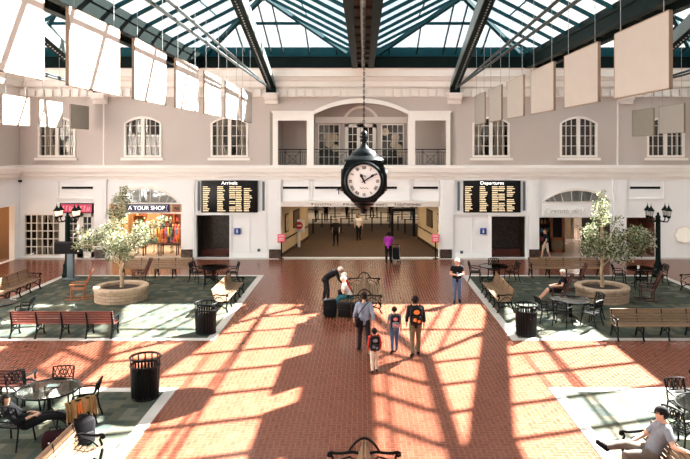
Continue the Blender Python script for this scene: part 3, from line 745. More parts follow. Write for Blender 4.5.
# ------------------------------------------------------------------ hanging clock
YC = 20.0; q = YC / FPX
def cz(py): return EYE - (py - CY) * q
ck = thing('hanging_clock', 'large black hanging clock with a white roman dial on a chain', 'clock', (0.03, YC, cz(180)))
hw, hz = 20.2 * q, 21.0 * q
oct_ = [(-hw * .52, -hz * .98), (hw * .52, -hz * .98), (hw, -hz * .55), (hw, hz * .62), (hw * .80, hz * .98), (-hw * .80, hz * .98), (-hw, hz * .62), (-hw, -hz * .55)]
mb = MB(); mb.prism(oct_, -hw * .86, hw * .86); mb.prism([(a * .97, b) for a, b in oct_[2:4]] + [(-a * .97, b) for a, b in oct_[2:4]][::-1], -hw * .98, hw * .98)
mb.build('housing', M['clockblack'], ck, 20)
mb = MB(); mb.lathe([(.02, cz(214) - cz(180)), (.09, cz(212.5) - cz(180)), (.12, cz(211) - cz(180)), (.10, cz(209.5) - cz(180)), (.20, cz(207) - cz(180)), (.31, cz(204.5) - cz(180)), (.30, cz(203.5) - cz(180)), (.38, cz(201.5) - cz(180)), (.42, -hz * .95)], 24)
mb.build('lower_finial', M['clockblack'], ck)
mb = MB(); mb.lathe([(hw * .98, hz * .88), (hw * 1.0, hz * .96), (hw * .90, hz * 1.06), (hw * .74, hz * 1.14), (hw * .66, hz * 1.17), (hw * .60, hz * 1.30), (hw * .46, hz * 1.42), (hw * .28, hz * 1.50), (hw * .16, hz * 1.62), (hw * .10, hz * 1.85)], 28)
mb.build('dome', M['clockblack'], ck)
mb = MB(); mb.lathe([(.06, hz * 1.8), (.12, hz * 1.86), (.12, hz * 1.92), (.05, hz * 1.97), (.14, hz * 2.03), (.14, hz * 2.08), (.05, hz * 2.14), (.11, hz * 2.2), (.09, hz * 2.28), (.03, hz * 2.36), (.02, hz * 2.5)], 16)
mb.build('spire', M['clockblack'], ck)
dr = 16.4 * q
def face(rot, front):
    global dr
    dr = 16.4 * q * (1.0 if front else .60)
    rm = Matrix.Rotation(rot, 4, 'Z')
    mb = MB(); yf = -hw * .98
    ring = []
    mb.lathe([(dr * 1.18, 0), (dr * 1.18, .05), (dr * 1.10, .09), (dr * 1.0, .09), (dr * .97, .03)], 40, mtx=rm @ Matrix.Translation((0, yf + .0, 0)) @ Matrix.Rotation(PI / 2, 4, 'X'), caps=False)
    bez = mb.build('bezel', M['clockblack'], ck)
    mb = MB(); mb.lathe([(dr, 0), (dr, .03)], 40, mtx=rm @ Matrix.Translation((0, yf - .005, 0)) @ Matrix.Rotation(PI / 2, 4, 'X'))
    d = mb.build('dial', M['dial'], ck)
    nums = ['XII', 'I', 'II', 'III', 'IIII', 'V', 'VI', 'VII', 'VIII', 'IX', 'X', 'XI']
    mb = MB(); yy = yf - .045
    def stroke(x0, z0, x1, z1, w, y=yy): mb.bar((x0, y, z0), (x1, y, z1), w, .012, up=(0, 1, 0))
    for k, s in enumerate(nums):
        a = PI / 2 - k * PI / 6; cx, cz_ = dr * .80 * math.cos(a), dr * .80 * math.sin(a); ru = Vector((math.cos(a), 0, math.sin(a))); rt = Vector((math.sin(a), 0, -math.cos(a)))
        H = dr * .085; adv = dr * .062; tot = sum({'I': 1, 'V': 1.9, 'X': 1.9}[c] for c in s) * adv; u = -tot / 2
        for c in s:
            wdt = {'I': 1, 'V': 1.9, 'X': 1.9}[c] * adv; um = u + wdt / 2
            P = lambda dx, dz: Vector((cx, yy, cz_)) + rt * (um + dx) + ru * dz
            def ln(a_, b_, w): mb.bar(a_, b_, w, .012, up=(0, 1, 0))
            if c == 'I': ln(P(0, -H), P(0, H), dr * .035)
            elif c == 'V': ln(P(-adv * .7, H), P(0, -H), dr * .035); ln(P(adv * .7, H), P(0, -H), dr * .018)
            else: ln(P(-adv * .7, H), P(adv * .7, -H), dr * .035); ln(P(adv * .7, H), P(-adv * .7, -H), dr * .018)
            u += wdt
    for k in range(60):
        a = k * PI / 30; r0 = .955 if k % 5 else .93
        mb.bar((dr * r0 * math.cos(a), yy, dr * r0 * math.sin(a)), (dr * .975 * math.cos(a), yy, dr * .975 * math.sin(a)), dr * .012, .01, up=(0, 1, 0))
    for v in range(len(mb.v)): mb.v[v] = tuple(rm @ Vector(mb.v[v]))
    mb.build('roman_numerals', M['black'], d, 0)
    for nm, ang, L, w in (('hour_hand', R(90 + 26), .50, .07), ('minute_hand', R(90 - 57), .80, .05)):
        mb = MB(); c, s_ = math.cos(ang), math.sin(ang)
        loc = [(-.16, -.5 * w), (-.16, .5 * w), (L * .55, .75 * w), (L * .72, 1.5 * w), (L, 0), (L * .72, -1.5 * w), (L * .55, -.75 * w)]
        mb.prism([(dr * (a * c - b * s_), dr * (a * s_ + b * c)) for a, b in loc], yf - .085, yf - .07)
        for v in range(len(mb.v)): mb.v[v] = tuple(rm @ Vector(mb.v[v]))
        mb.build(nm, M['black'], d, 0)
    mb = MB()                              # small scrollwork marks above and below the centre
    for sg, rr, z in ((1, .12, .30), (-1, .26, -.42)):
        n = 10; mb.tube([rm @ Vector((dr * (-rr + 2 * rr * i / n), yf - .042, dr * (z + .05 * math.sin(i * 1.9)))) for i in range(n + 1)], dr * .014, 5)
    mb.build('dial_scrollwork', M['gutter'], d)
for rot in (0, PI / 2, -PI / 2, PI): face(rot, rot in (0, PI))
mb = MB(); z = hz * 2.5; k = 0; ztop = 10.70 - cz(180)
while z < ztop:
    n = 8; a = (k % 2) * PI / 2
    mb.tube([(.026 * math.cos(2 * PI * i / n) * math.cos(a), .026 * math.cos(2 * PI * i / n) * math.sin(a), z + .055 * math.sin(2 * PI * i / n)) for i in range(n)], .011, 5, closed=True)
    z += .092; k += 1
mb.build('chain', M['iron'], ck)

# ------------------------------------------------------------------ flight boards
def board(title, px0, px1, label, seed):
    x0, x1 = wx(px0), wx(px1); z0, z1 = wz(212.3), wz(180.6); xm = (x0 + x1) / 2
    r = thing('flight_board', label, 'display board', (xm, 35.93, z0)); w = x1 - x0; h = z1 - z0
    MB().rbox(-w / 2, w / 2, -.10, .06, 0, h, .02).build('casing', M['boardblack'], r)
    text_mesh('title_lettering', title, .27, M['ledwhite'], (0, -.105, h - .13), parent=r, depth=.004, sx=1.05)
    mb = MB(); rr = random.Random(seed); rows = 14; zr = h - .29; dz = (zr - .05) / rows
    cols = [(.03, .135, 1), (.285, .14, 1), (.50, .10, 0), (.615, .10, 0), (.76, .15, 1)]
    for i in range(rows):
        z = zr - dz * (i + .7)
        for c, (s, wd, vary) in enumerate(cols):
            L = wd * w * (rr.uniform(.55, 1) if vary else 1); x = -w / 2 + s * w
            if rr.random() < .05: continue
            e = x + L
            while x < e - .02:
                cw = rr.choice((.035, .045, .05)); mb.box(x, x + cw, -.106, -.100, z, z + dz * .48); x += cw + .014
    mb.build('flight_rows', M['amber'], r, 0)
board('Arrivals', 202, 258, 'black arrivals display board with rows of amber letters', 1)
board('Departures', 463, 520, 'black departures display board with rows of amber letters', 2)

# ------------------------------------------------------------------ signs
def illegible(mb, x0, x1, z, h, y, rr, lean=0.0):
    x = x0
    while x < x1:
        w = rr.uniform(.5, .95) * h * .62; k = rr.random()
        mb.bar((x, y, z - h / 2), (x + lean * h, y, z + h / 2 * (1 if k < .5 else .45)), h * .14, .01, up=(0, 1, 0))
        if k < .7: mb.bar((x + w * .1, y, z + (h * .42 if k < .3 else -h * .42 if k < .5 else .05 * h)), (x + w, y, z + (h * .42 if k < .3 else -h * .42 if k < .5 else .05 * h)), h * .13, .01, up=(0, 1, 0))
        if k > .35: mb.bar((x + w, y, z - h / 2), (x + w + lean * h, y, z + h * .2), h * .14, .01, up=(0, 1, 0))
        x += w + h * .30
r = thing('shop_sign', 'crimson lightbox sign with pink lettering above the white double doors', 'sign', (wx(77.5), 35.93, wz(213)))
w2 = (wx(94) - wx(61)) / 2; hh = wz(203) - wz(213)
MB().rbox(-w2, w2, -.10, .07, 0, hh, .015).build('casing', M['black'], r)
MB().box(-w2 + .05, w2 - .05, -.112, -.098, .05, hh - .05).build('sign_face', M['pinksign'], r, 0)
mb = MB(); illegible(mb, -w2 + .18, w2 - .2, hh / 2, .26, -.12, random.Random(4), .2); mb.build('sign_lettering', M['pinklet'], r, 0)
r = thing('shop_sign', 'navy sign reading A TOUR SHOP under the fanlight', 'sign', (wx(147), 35.93, wz(212)))
w2 = (wx(170) - wx(124)) / 2; hh = wz(204) - wz(212)
MB().rbox(-w2, w2, -.06, .04, 0, hh, .03).build('sign_board', M['navy'], r)
mb = MB(); mb.box(-w2 + .07, w2 - .07, -.066, -.06, .05, .065); mb.box(-w2 + .07, w2 - .07, -.066, -.06, hh - .065, hh - .05)
for s in (-1, 1): mb.tube([(s * (w2 - .10 - .06 * math.sin(PI * i / 6)), -.064, .07 + (hh - .14) * i / 6) for i in range(7)], .012, 4)
mb.build('sign_border', M['signwhite'], r, 0)
text_mesh('sign_lettering', 'A TOUR SHOP', .29, M['ledwhite'], (0.02, -.066, hh / 2), parent=r, depth=.004, sx=1.08)
for px, lab in ((115.5, 'small poster with brown figures in the transom left of the navy sign'), (176.5, 'small poster with brown figures in the transom right of the navy sign')):
    r = thing('poster', lab, 'poster', (wx(px), 35.95, wz(212)))
    MB().box(-.22, .22, -.02, .02, 0, .42).build('poster_sheet', M['orangewood'], r, 0)
    mb = MB(); mb.ball((-.06, -.02, .24), .07, 8, 5, sc=(1, .1, 1)); mb.ball((.07, -.02, .2), .09, 8, 5, sc=(1, .1, 1.2)); mb.build('poster_figures', M['plinth'], r)
r = thing('shop_sign', 'raised white letters fixed to the white band above the shop passage', 'sign', (wx(577), 35.96, wz(210.5)))
text_mesh('raised_lettering', 'Community', .50, M['signwhite'], (-.72, -.02, 0), parent=r, depth=.07, sx=.92)
mb = MB(); illegible(mb, .75, 1.75, 0, .42, -.03, random.Random(8), .05); mb.build('raised_lettering', M['signwhite'], r, 0)
MB().box(-1.9, 1.9, -.012, .04, -.34, .34).build('sign_band', M['white'], r, 0)
# direction words on the lintel
for px, w, lab in ((323, .95, 'small dark direction words on the lintel left of the clock'), (366, 2.2, 'small dark direction words on the lintel behind the clock'), (409, 1.3, 'small dark direction words on the lintel right of the clock')):
    r = thing('direction_sign', lab, 'sign', (wx(px), 35.895, wz(204.4)))
    mb = MB(); illegible(mb, -w / 2, w / 2, 0, .12, 0, random.Random(px)); mb.build('sign_lettering', M['iron'], r, 0)
    mb = MB(); a = -w / 2 - .12; mb.bar((a, 0, -.07), (a, 0, .06), .02, .01, up=(0, 1, 0)); mb.bar((a, 0, .07), (a - .05, 0, .01), .02, .01, up=(0, 1, 0)); mb.bar((a, 0, .07), (a + .05, 0, .01), .02, .01, up=(0, 1, 0)); mb.build('arrow', M['iron'], r, 0)
r = thing('arrow_sign', 'dark upward arrow on the cream panel beside the clock', 'sign', (wx(338.7), 35.95, wz(194)))
mb = MB(); mb.bar((0, 0, 0), (0, 0, .30), .05, .02, up=(0, 1, 0)); mb.bar((0, 0, .32), (-.11, 0, .2), .05, .02, up=(0, 1, 0)); mb.bar((0, 0, .32), (.11, 0, .2), .05, .02, up=(0, 1, 0)); mb.build('arrow', M['iron'], r, 0)
# little wall signs
def wall_sign(px, py, w, h, m, label, mark, name='wall_sign'):
    r = thing(name, label, 'sign', (wx(px), 35.92, wz(py)))
    MB().rbox(-w / 2, w / 2, -.03, .08, -h / 2, h / 2, .01).build('sign_plate', m, r)
    mb = MB()
    if mark == 'figure': mb.ball((0, -.036, h * .22), h * .1, 8, 5, sc=(1, .2, 1)); mb.box(-w * .12, w * .12, -.04, -.03, -h * .28, h * .1)
    elif mark == 'arrow': mb.bar((0, -.035, -h * .3), (0, -.035, h * .25), w * .14, .01, up=(0, 1, 0)); mb.bar((0, -.035, h * .3), (-w * .25, -.035, h * .02), w * .14, .01, up=(0, 1, 0)); mb.bar((0, -.035, h * .3), (w * .25, -.035, h * .02), w * .14, .01, up=(0, 1, 0))
    else: mb.box(-w * .3, w * .3, -.04, -.03, -h * .06, h * .06)
    mb.build('sign_mark', M['signwhite'] if mark != 'slot' else M['iron'], r, 0)
wall_sign(237.5, 231, .34, .34, M['blue'], 'square blue sign on the white panel under the arrivals board', 'figure')
wall_sign(483, 231, .34, .34, M['blue'], 'square blue sign on the white panel under the departures board', 'figure')
wall_sign(191, 210, .16, .42, M['blue'], 'narrow blue sign on the pilaster beside the arrivals board', 'arrow')
wall_sign(530, 210, .16, .42, M['blue'], 'narrow blue sign on the pilaster beside the departures board', 'arrow')
wall_sign(259, 250, .15, .15, M['kiosk'], 'small grey outlet plate low on the panel under the arrivals board', 'slot', 'wall_outlet')
wall_sign(461.5, 252, .15, .15, M['kiosk'], 'small grey outlet plate low on the panel under the departures board', 'slot', 'wall_outlet')
wall_sign(273.5, 237.5, .10, .16, M['signred'], 'tiny red alarm box on the white pier left of the passage', 'slot', 'alarm_box')
wall_sign(534, 232, .10, .16, M['kiosk'], 'tiny grey box on the pilaster right of the departures board', 'slot', 'alarm_box')
r = thing('wall_camera', 'tiny dark camera under the string course in the far left corner', 'camera', (wx(21), 35.9, wz(181)))
MB().rbox(-.07, .07, -.1, .1, -.06, .06, .015).build('camera_housing', M['iron'], r); MB().lathe([(.03, 0), (.03, .06)], 10, mtx=Matrix.Translation((0, -.1, 0)) @ Matrix.Rotation(PI / 2, 4, 'X')).build('lens', M['kiosk'], r)
# scalloped sign
r = thing('scalloped_sign', 'blank cream scalloped sign on the white wall right of the lamp post', 'sign', (wx(684), 35.94, wz(234.8)))
def scal(f): return [((.40 + .05 * abs(math.cos(4 * a))) * f * math.cos(a) * 1.15, (.40 + .05 * abs(math.cos(4 * a))) * f * math.sin(a)) for a in [2 * PI * i / 64 for i in range(64)]]
MB().prism(scal(1.12), -.03, .05).build('sign_rim', M['winwhite'], r, 0)
MB().prism(scal(.98), -.045, -.03).build('sign_face', mat('glowing_cream', (0.96, 0.90, 0.80), .4, emit=.10), r, 0)  # faint glow added to lift the sign face above the wall

# ------------------------------------------------------------------ benches
BL = 3.35
def bench_support():
    """cast iron end in the y-z plane: +y is the front of the seat"""
    mb = MB(); t = .02
    mb.tube([(0, -.30, .87), (0, -.27, .72), (0, -.22, .55), (0, -.20, .44), (0, -.22, .28), (0, -.28, .12), (0, -.33, .02)], .030, 6)
    mb.tube([(0, -.20, .42), (0, -.05, .385), (0, .12, .39), (0, .25, .42), (0, .29, .40), (0, .27, .30), (0, .24, .18), (0, .27, .08), (0, .31, .02)], .030, 6)
    mb.tube([(0, -.24, .16), (0, -.1, .24), (0, .05, .25), (0, .24, .17)], .022, 6)
    mb.tube([(0, -.12, .39), (0, -.10, .31), (0, .0, .26), (0, .10, .31), (0, .12, .39)], .018, 6)
    for y in (-.33, .31): mb.box(-.03, .03, y - .04, y + .04, 0, .022)
    return mb
def bench_arm():
    mb = MB()
    mb.tube([(0, -.25, .66), (0, -.12, .685), (0, .05, .665), (0, .18, .66), (0, .27, .68), (0, .315, .665), (0, .32, .62), (0, .285, .605), (0, .27, .635)], .027, 6)
    mb.tube([(0, .27, .66), (0, .235, .58), (0, .27, .50), (0, .27, .42)], .024, 6)
    mb.tube([(0, -.2, .48), (0, -.08, .60), (0, .06, .56), (0, .2, .45)], .016, 6)
    return mb
SEAT = [(.25, .435), (.145, .420), (.04, .412), (-.065, .420), (-.165, .437)]
BACK = [(-.205, .52), (-.225, .605), (-.25, .69), (-.275, .775), (-.298, .85)]
def bench_slats(L, which):
    mb = MB()
    for i, (y, z) in enumerate(which):
        if which is SEAT: mb.rbox(-L / 2, L / 2, y - .041, y + .041, z, z + .03, .008, 1)
        else:
            mt = Matrix.Translation((0, y, z)) @ Matrix.Rotation(R(14), 4, 'X'); mb.rbox(-L / 2, L / 2, -.012, .018, -.034, .034, .008, 1, mtx=mt)
    return mb
def make_bench(L=BL, wood='wood', double=False, sup=5):
    b = thing('double_bench' if double else 'park_bench', 'x', 'bench')
    for flip in ((0, 1) if double else (0,)):
        rm = Matrix.Rotation(PI * flip, 4, 'Z') @ Matrix.Translation((0, .33 if double else 0, 0))
        def put(mb, nm, m, dx=0):
            mb.v = [tuple(rm @ (Vector(v) + Vector((dx, 0, 0)))) for v in mb.v]; return mb.build(nm, M[m], b)
        put(bench_slats(L, SEAT), 'seat', wood); put(bench_slats(L, BACK), 'backrest', wood)
        for i in range(sup):
            put(bench_support(), 'iron_support', 'iron', (-.5 + i / (sup - 1)) * (L - .1))
        for s in (-.5, .5): put(bench_arm(), 'armrest', 'iron', s * (L - .06))
        if double and not flip:     # iron hoop closing the two backs
            for s in (-.5, .5):
                mb = MB(); mb.tube([(s * (L + .02), -.33 + .28 * math.cos(a) * (1 - .35 * abs(math.sin(a))), .66 + .26 * math.sin(a)) for a in [PI * i / 10 for i in range(11)]], .022, 6); put(mb, 'end_hoop', 'iron')
    return b
used = []; P0 = make_bench(); P1 = None
G = 'long slatted park benches round the slate patches'
# rz: seat faces local +y.  0 faces the back wall, pi faces the viewer, -pi/2 faces +x, pi/2 faces -x
place(P0, used, (9.75, 20.98, 0), PI, 'long oak bench facing the viewer, in front of the right hand stone planter', G)
place(P0, used, (-9.75, 30.75, 0), PI, 'long oak bench by the tour shop, behind the tree in the left planter', G)
place(P0, used, (9.55, 30.75, 0), PI, 'long oak bench by the shop passage, behind the man in the rocking chair', G)
place(P0, used, (-5.32, 25.75, 0), -PI / 2, 'sunlit oak bench beside the aisle behind the black litter bin left of the seated group', G)
place(P0, used, (5.30, 25.75, 0), PI / 2, 'shaded oak bench beside the aisle near the man in jeans', G)
place(P0, used, (-14.3, 26.6, 0), -PI / 2, 'oak bench at the outer end of the left slate patch, near the lamp post', G)
place(P0, used, (13.95, 26.3, 0), PI / 2, 'oak bench cut by the right picture edge, beyond the rightmost rocking chair', G)
place(P0, used, (-5.27, 10.8, 0), -PI / 2, 'sunlit pale oak bench end nearest the viewer beside the woman at the table', G)
place(P0, used, (5.30, 10.95, 0), PI / 2, 'oak bench on which the man in the black cap sits', G)
ur = []; P1 = make_bench(BL, 'redbrown')
place(P1, ur, (-9.72, 21.2, 0), 0, 'long red brown bench seen from behind, in front of the left stone planter', G)
place(P1, ur, (-9.72, 15.75, 0), 0, 'red brown bench end at the left picture edge behind the glass table', G)
place(P1, ur, (9.72, 15.75, 0), 0, 'bench whose black scrolled iron end just shows at the right picture edge', G)
ud = []; PD = make_bench(3.2, 'wood', True, 4)
place(PD, ud, (.02, 10.15, 0), PI / 2, 'back to back oak bench end at the bottom middle of the picture')
place(PD, ud, (.05, 25.6, 0), PI / 2, 'back to back oak bench where the white haired group rests')

# ------------------------------------------------------------------ litter bins
def make_bin():
    r = thing('litter_bin', 'x', 'litter bin'); n = 26; mb = MB()
    for k in range(n):
        a = 2 * PI * k / n; c, s = math.cos(a), math.sin(a)
        mb.bar((c * .325, s * .325, .02), (c * .345, s * .345, .80), .052, .014, up=(c, s, 0))
    mb.build('slatted_body', M['iron'], r, 0)
    mb = MB()
    for k in range(n):
        a = 2 * PI * k / n; c, s = math.cos(a), math.sin(a)
        if k % 2: mb.bar((c * .345, s * .345, .80), (c * .355, s * .355, 1.0), .035, .012, up=(c, s, 0))
    mb.build('collar_bars', M['iron'], r, 0)
    for nm, z, rad, tr in (('base_ring', .03, .325, .022), ('middle_ring', .80, .35, .028), ('top_ring', 1.0, .36, .028)):
        MB().tube([(rad * math.cos(2 * PI * i / 28), rad * math.sin(2 * PI * i / 28), z) for i in range(28)], tr, 6, closed=True).build(nm, M['iron'], r)
    MB().lathe([(.27, .05), (.29, .58), (.28, .59), (.25, .3)], 24, caps=True).build('liner', M['black'], r)
    MB().lathe([(.12, 0), (.12, .06)], 12).build('foot', M['iron'], r)
    return r
ub = []; PB = make_bin()
x, y = ground(203.5, 335.5); place(PB, ub, (x, y + .3, 0), 0, 'black slatted litter bin at the slate corner beside the sunlit aisle bench', 'black slatted litter bins')
x, y = ground(528.5, 337.5); place(PB, ub, (x, y + .3, 0), .4, 'black slatted litter bin at the slate corner in front of the round glass table', 'black slatted litter bins')
x, y = ground(141, 402); place(PB, ub, (x, y + .3, 0), .2, 'largest black slatted litter bin, beside the nearest left slate patch', 'black slatted litter bins')

# ------------------------------------------------------------------ planters and trees
def make_planter():
    r = thing('stone_planter', 'x', 'planter')
    MB().lathe([(1.02, 0), (1.03, .46), (.80, .46), (.80, .30)], 48, caps=False).build('stone_wall', M['stone'], r)
    MB().lathe([(.80, .44), (1.05, .44), (1.07, .47), (1.07, .55), (1.04, .575), (.82, .575), (.79, .55), (.80, .44)], 48, caps=False).build('stone_rim', M['stonecap'], r)
    MB().lathe([(.81, .30), (.80, .44), (.5, .47), (.2, .49), (.01, .5)], 32).build('soil', M['soil'], r)
    return r
up_ = []; PP = make_planter()
place(PP, up_, (-9.78, 26.3, 0), 0, 'round stone planter holding the pale tree left of the aisle', 'round stone planters')
place(PP, up_, (9.67, 26.3, 0), 1.1, 'round stone planter holding the tree right of the aisle', 'round stone planters')
def make_tree(name, label, loc, blobs, top, nleaf, lm, seed):
    rr = random.Random(seed); r = thing(name, label, 'tree', loc)
    tips = []; mb = MB()
    mb.tube([(0, 0, -.12), (.03, .02, .25), (-.03, 0, .6), (.02, .03, .95), (0, 0, 1.3)], [.085, .075, .065, .06, .05], 8)
    mb.tube([(0, 0, 1.25), (-.05, 0, 2.0), (0.02, .05, top - .2)], [.05, .03, .008], 6)
    for (bx_, by_, bz_, br, d) in blobs:
        z0 = rr.uniform(.7, 1.5); mb.tube([(0, 0, z0), (bx_ * .4 + rr.uniform(-.1, .1), by_ * .4, z0 + (bz_ - z0) * .6), (bx_, by_, bz_)], [.035, .022, .006], 6)
        for _ in range(5):
            v = Vector((rr.gauss(0, 1), rr.gauss(0, 1), rr.gauss(0, 1))).normalized() * br * .8
            mb.tube([(bx_ * .7, by_ * .7, bz_ - .2 * br), (bx_ + v.x, by_ + v.y, bz_ + v.z)], [.012, .004], 4)
    mb.build('trunk', M['bark'], r)
    mb = MB(); tot = sum(b[3] ** 2 * b[4] for b in blobs)
    for (bx_, by_, bz_, br, d) in blobs:
        for _ in range(int(nleaf * br ** 2 * d / tot)):
            v = Vector((rr.gauss(0, 1), rr.gauss(0, 1), rr.gauss(0, 1))).normalized() * br * (rr.random() ** .45)
            p = Vector((bx_, by_, bz_)) + Vector((v.x, v.y, v.z * .85))
            L, w = rr.uniform(.07, .13), rr.uniform(.025, .045)
            dr_ = (v.normalized() * .6 + Vector((rr.gauss(0, .7), rr.gauss(0, .7), rr.gauss(-.2, .6)))).normalized(); sd = dr_.cross(Vector((rr.gauss(0, 1), rr.gauss(0, 1), rr.gauss(0, 1)))).normalized() * w
            up = sd.cross(dr_).normalized() * w * .35
            mb.add([p, p + dr_ * L * .5 + sd, p + dr_ * L - up, p + dr_ * L * .5 - sd, p + dr_ * L * .5 + up], [(0, 1, 4), (1, 2, 4), (2, 3, 4), (3, 0, 4)])
    mb.build('foliage', lm, r, 0)
    return r
q2 = 26.3 / FPX
def blob(px, py, rpx, d, x0, dy=0.0): return ((px - CX) * q2 - x0, dy, EYE - (py - CY) * q2 - .5, rpx * q2, d)
bl = [blob(121, 200, 9, .9, -9.78), blob(124, 190, 5, .8, -9.78, .1), blob(119, 214, 11, .9, -9.78, -.1), blob(105, 236, 14, 1, -9.78, .3), blob(92, 240, 12, .8, -9.78, -.2), blob(122, 240, 15, 1.1, -9.78, -.4), blob(137, 238, 13, 1, -9.78, .4),
      blob(146, 226, 10, .6, -9.78, -.3), blob(160, 223, 8, .6, -9.78, .2), blob(115, 252, 12, 1, -9.78, .1), blob(132, 250, 10, .9, -9.78, -.5), blob(80, 232, 7, .4, -9.78), blob(78, 246, 6, .4, -9.78), blob(112, 226, 10, .7, -9.78, .5)]
make_tree('potted_tree', 'slender tree with pale variegated leaves growing in the left planter', (-9.78, 26.3, .5), bl, 4.15, 4600, M['leaf'], 3)
br_ = [blob(601, 205, 8, .8, 9.67), blob(600, 217, 10, .8, 9.67, -.1), blob(596, 235, 13, 1.1, 9.67, .3), blob(605, 246, 14, 1.1, 9.67, -.3), blob(590, 248, 11, 1, 9.67, .1), blob(622, 240, 13, 1, 9.67, .2), blob(634, 234, 12, 1, 9.67, -.2), blob(646, 238, 11, .9, 9.67, .2),
       blob(618, 252, 12, 1, 9.67, -.4), blob(650, 246, 7, .6, 9.67, .1), blob(620, 222, 8, .4, 9.67, .4), blob(601, 194, 5, .5, 9.67), blob(637, 250, 8, .8, 9.67)]
make_tree('potted_tree', 'bushy tree with white and green leaves growing in the right planter', (9.67, 26.3, .5), br_, 3.9, 4600, M['leafgreen'], 5)

# ------------------------------------------------------------------ lamp posts
def make_lamp_post(lit, label, x):
    r = thing('lamp_post', label, 'lamp post', (x, 30.8, 0))
    MB().lathe([(.26, 0), (.26, .10), (.22, .16), (.19, .5), (.21, .56), (.15, .66), (.13, .75)], 16).build('base', M['darkgreen'], r)
    MB().lathe([(.12, .72), (.115, 1.6), (.11, 2.6), (.13, 2.68), (.10, 2.76), (.12, 2.86), (.05, 2.95), (.06, 3.0), (.01, 3.08)], 14).build('post', M['darkgreen'], r)
    for k, a in enumerate((R(25), R(155), R(205), R(335))):
        c, s = math.cos(a), math.sin(a); d = .46
        MB().tube([(0, 0, 2.72), (c * .2, s * .2, 2.62), (c * .4, s * .4, 2.62), (c * d, s * d, 2.72), (c * d, s * d, 2.82)], .028, 6).build('arm', M['darkgreen'], r)
        l = MB().lathe([(.03, 2.78), (.09, 2.82), (.10, 2.88), (.07, 2.91)], 8, c=(c * d, s * d, 0)).build('lantern', M['darkgreen'], r)
        MB().lathe([(.075, 2.90), (.115, 3.14), (.112, 3.15)], 8, c=(c * d, s * d, 0)).build('lantern_glass', M['lampglass' if lit else 'lampclear'], l, 0)
        MB().lathe([(.17, 3.14), (.16, 3.17), (.09, 3.26), (.045, 3.32), (.05, 3.35), (.015, 3.38), (.012, 3.47), (.002, 3.5)], 8, c=(c * d, s * d, 0)).build('lantern_cap', M['darkgreen'], l, 20)
        mb = MB()
        for i in range(4):
            b = PI / 4 + i * PI / 2; mb.bar((c * d + .08 * math.cos(b), s * d + .08 * math.sin(b), 2.90), (c * d + .118 * math.cos(b), s * d + .118 * math.sin(b), 3.15), .014, .014)
        mb.build('lantern_bars', M['darkgreen'], l, 0)
    return r
make_lamp_post(True, 'dark green lamp post with four glowing lanterns near the crimson sign', -14.0)
make_lamp_post(False, 'dark green lamp post with four unlit lanterns beside the scalloped sign', 13.98)
r = thing('information_kiosk', 'grey kiosk with a wide black screen standing beside the left lamp post', 'kiosk', (-13.6, 30.25, 0))
MB().rbox(-.30, .30, -.22, .22, 0, .05, .015).build('base_plate', M['kiosk'], r); MB().rbox(-.15, .15, -.10, .10, .05, 1.2, .03).build('pedestal', M['kiosk'], r)
h = MB().rbox(-.75, .55, -.10, .10, 1.18, 1.75, .03).build('screen_housing', M['black'], r); MB().box(-.68, .48, -.107, -.10, 1.24, 1.69).build('screen', mat('dark_screen', (.006, .005, .005), .5, spec=.1), h, 0)
# ------------------------------------------------------------------ wrought iron tables and chairs
def make_table(rad=.66, glass=True):
    r = thing('bistro_table', 'x', 'table')
    MB().lathe([(rad - .03, .735), (rad - .03, .747)], 36).build('glass_top', M['tableglass' if glass else 'iron'], r)
    MB().tube([(rad * math.cos(2 * PI * i / 32), rad * math.sin(2 * PI * i / 32), .74) for i in range(32)], .02, 6, closed=True).build('rim', M['iron'], r)
    mb = MB(); mb.lathe([(.05, .10), (.04, .3), (.05, .55), (.035, .7)], 12)
    for k in range(4):
        a = PI / 4 + k * PI / 2; c, s = math.cos(a), math.sin(a)
        mb.tube([(c * .04, s * .04, .55), (c * .2, s * .2, .62), (c * rad * .8, s * rad * .8, .725)], .014, 6)
    mb.build('pedestal', M['iron'], r)
    for k in range(4):
        a = k * PI / 2 + .4; c, s = math.cos(a), math.sin(a)
        MB().tube([(c * .04, s * .04, .30), (c * .14, s * .14, .16), (c * .30, s * .30, .07), (c * .38, s * .38, .02)], .018, 6).build('leg', M['iron'], r)
    return r
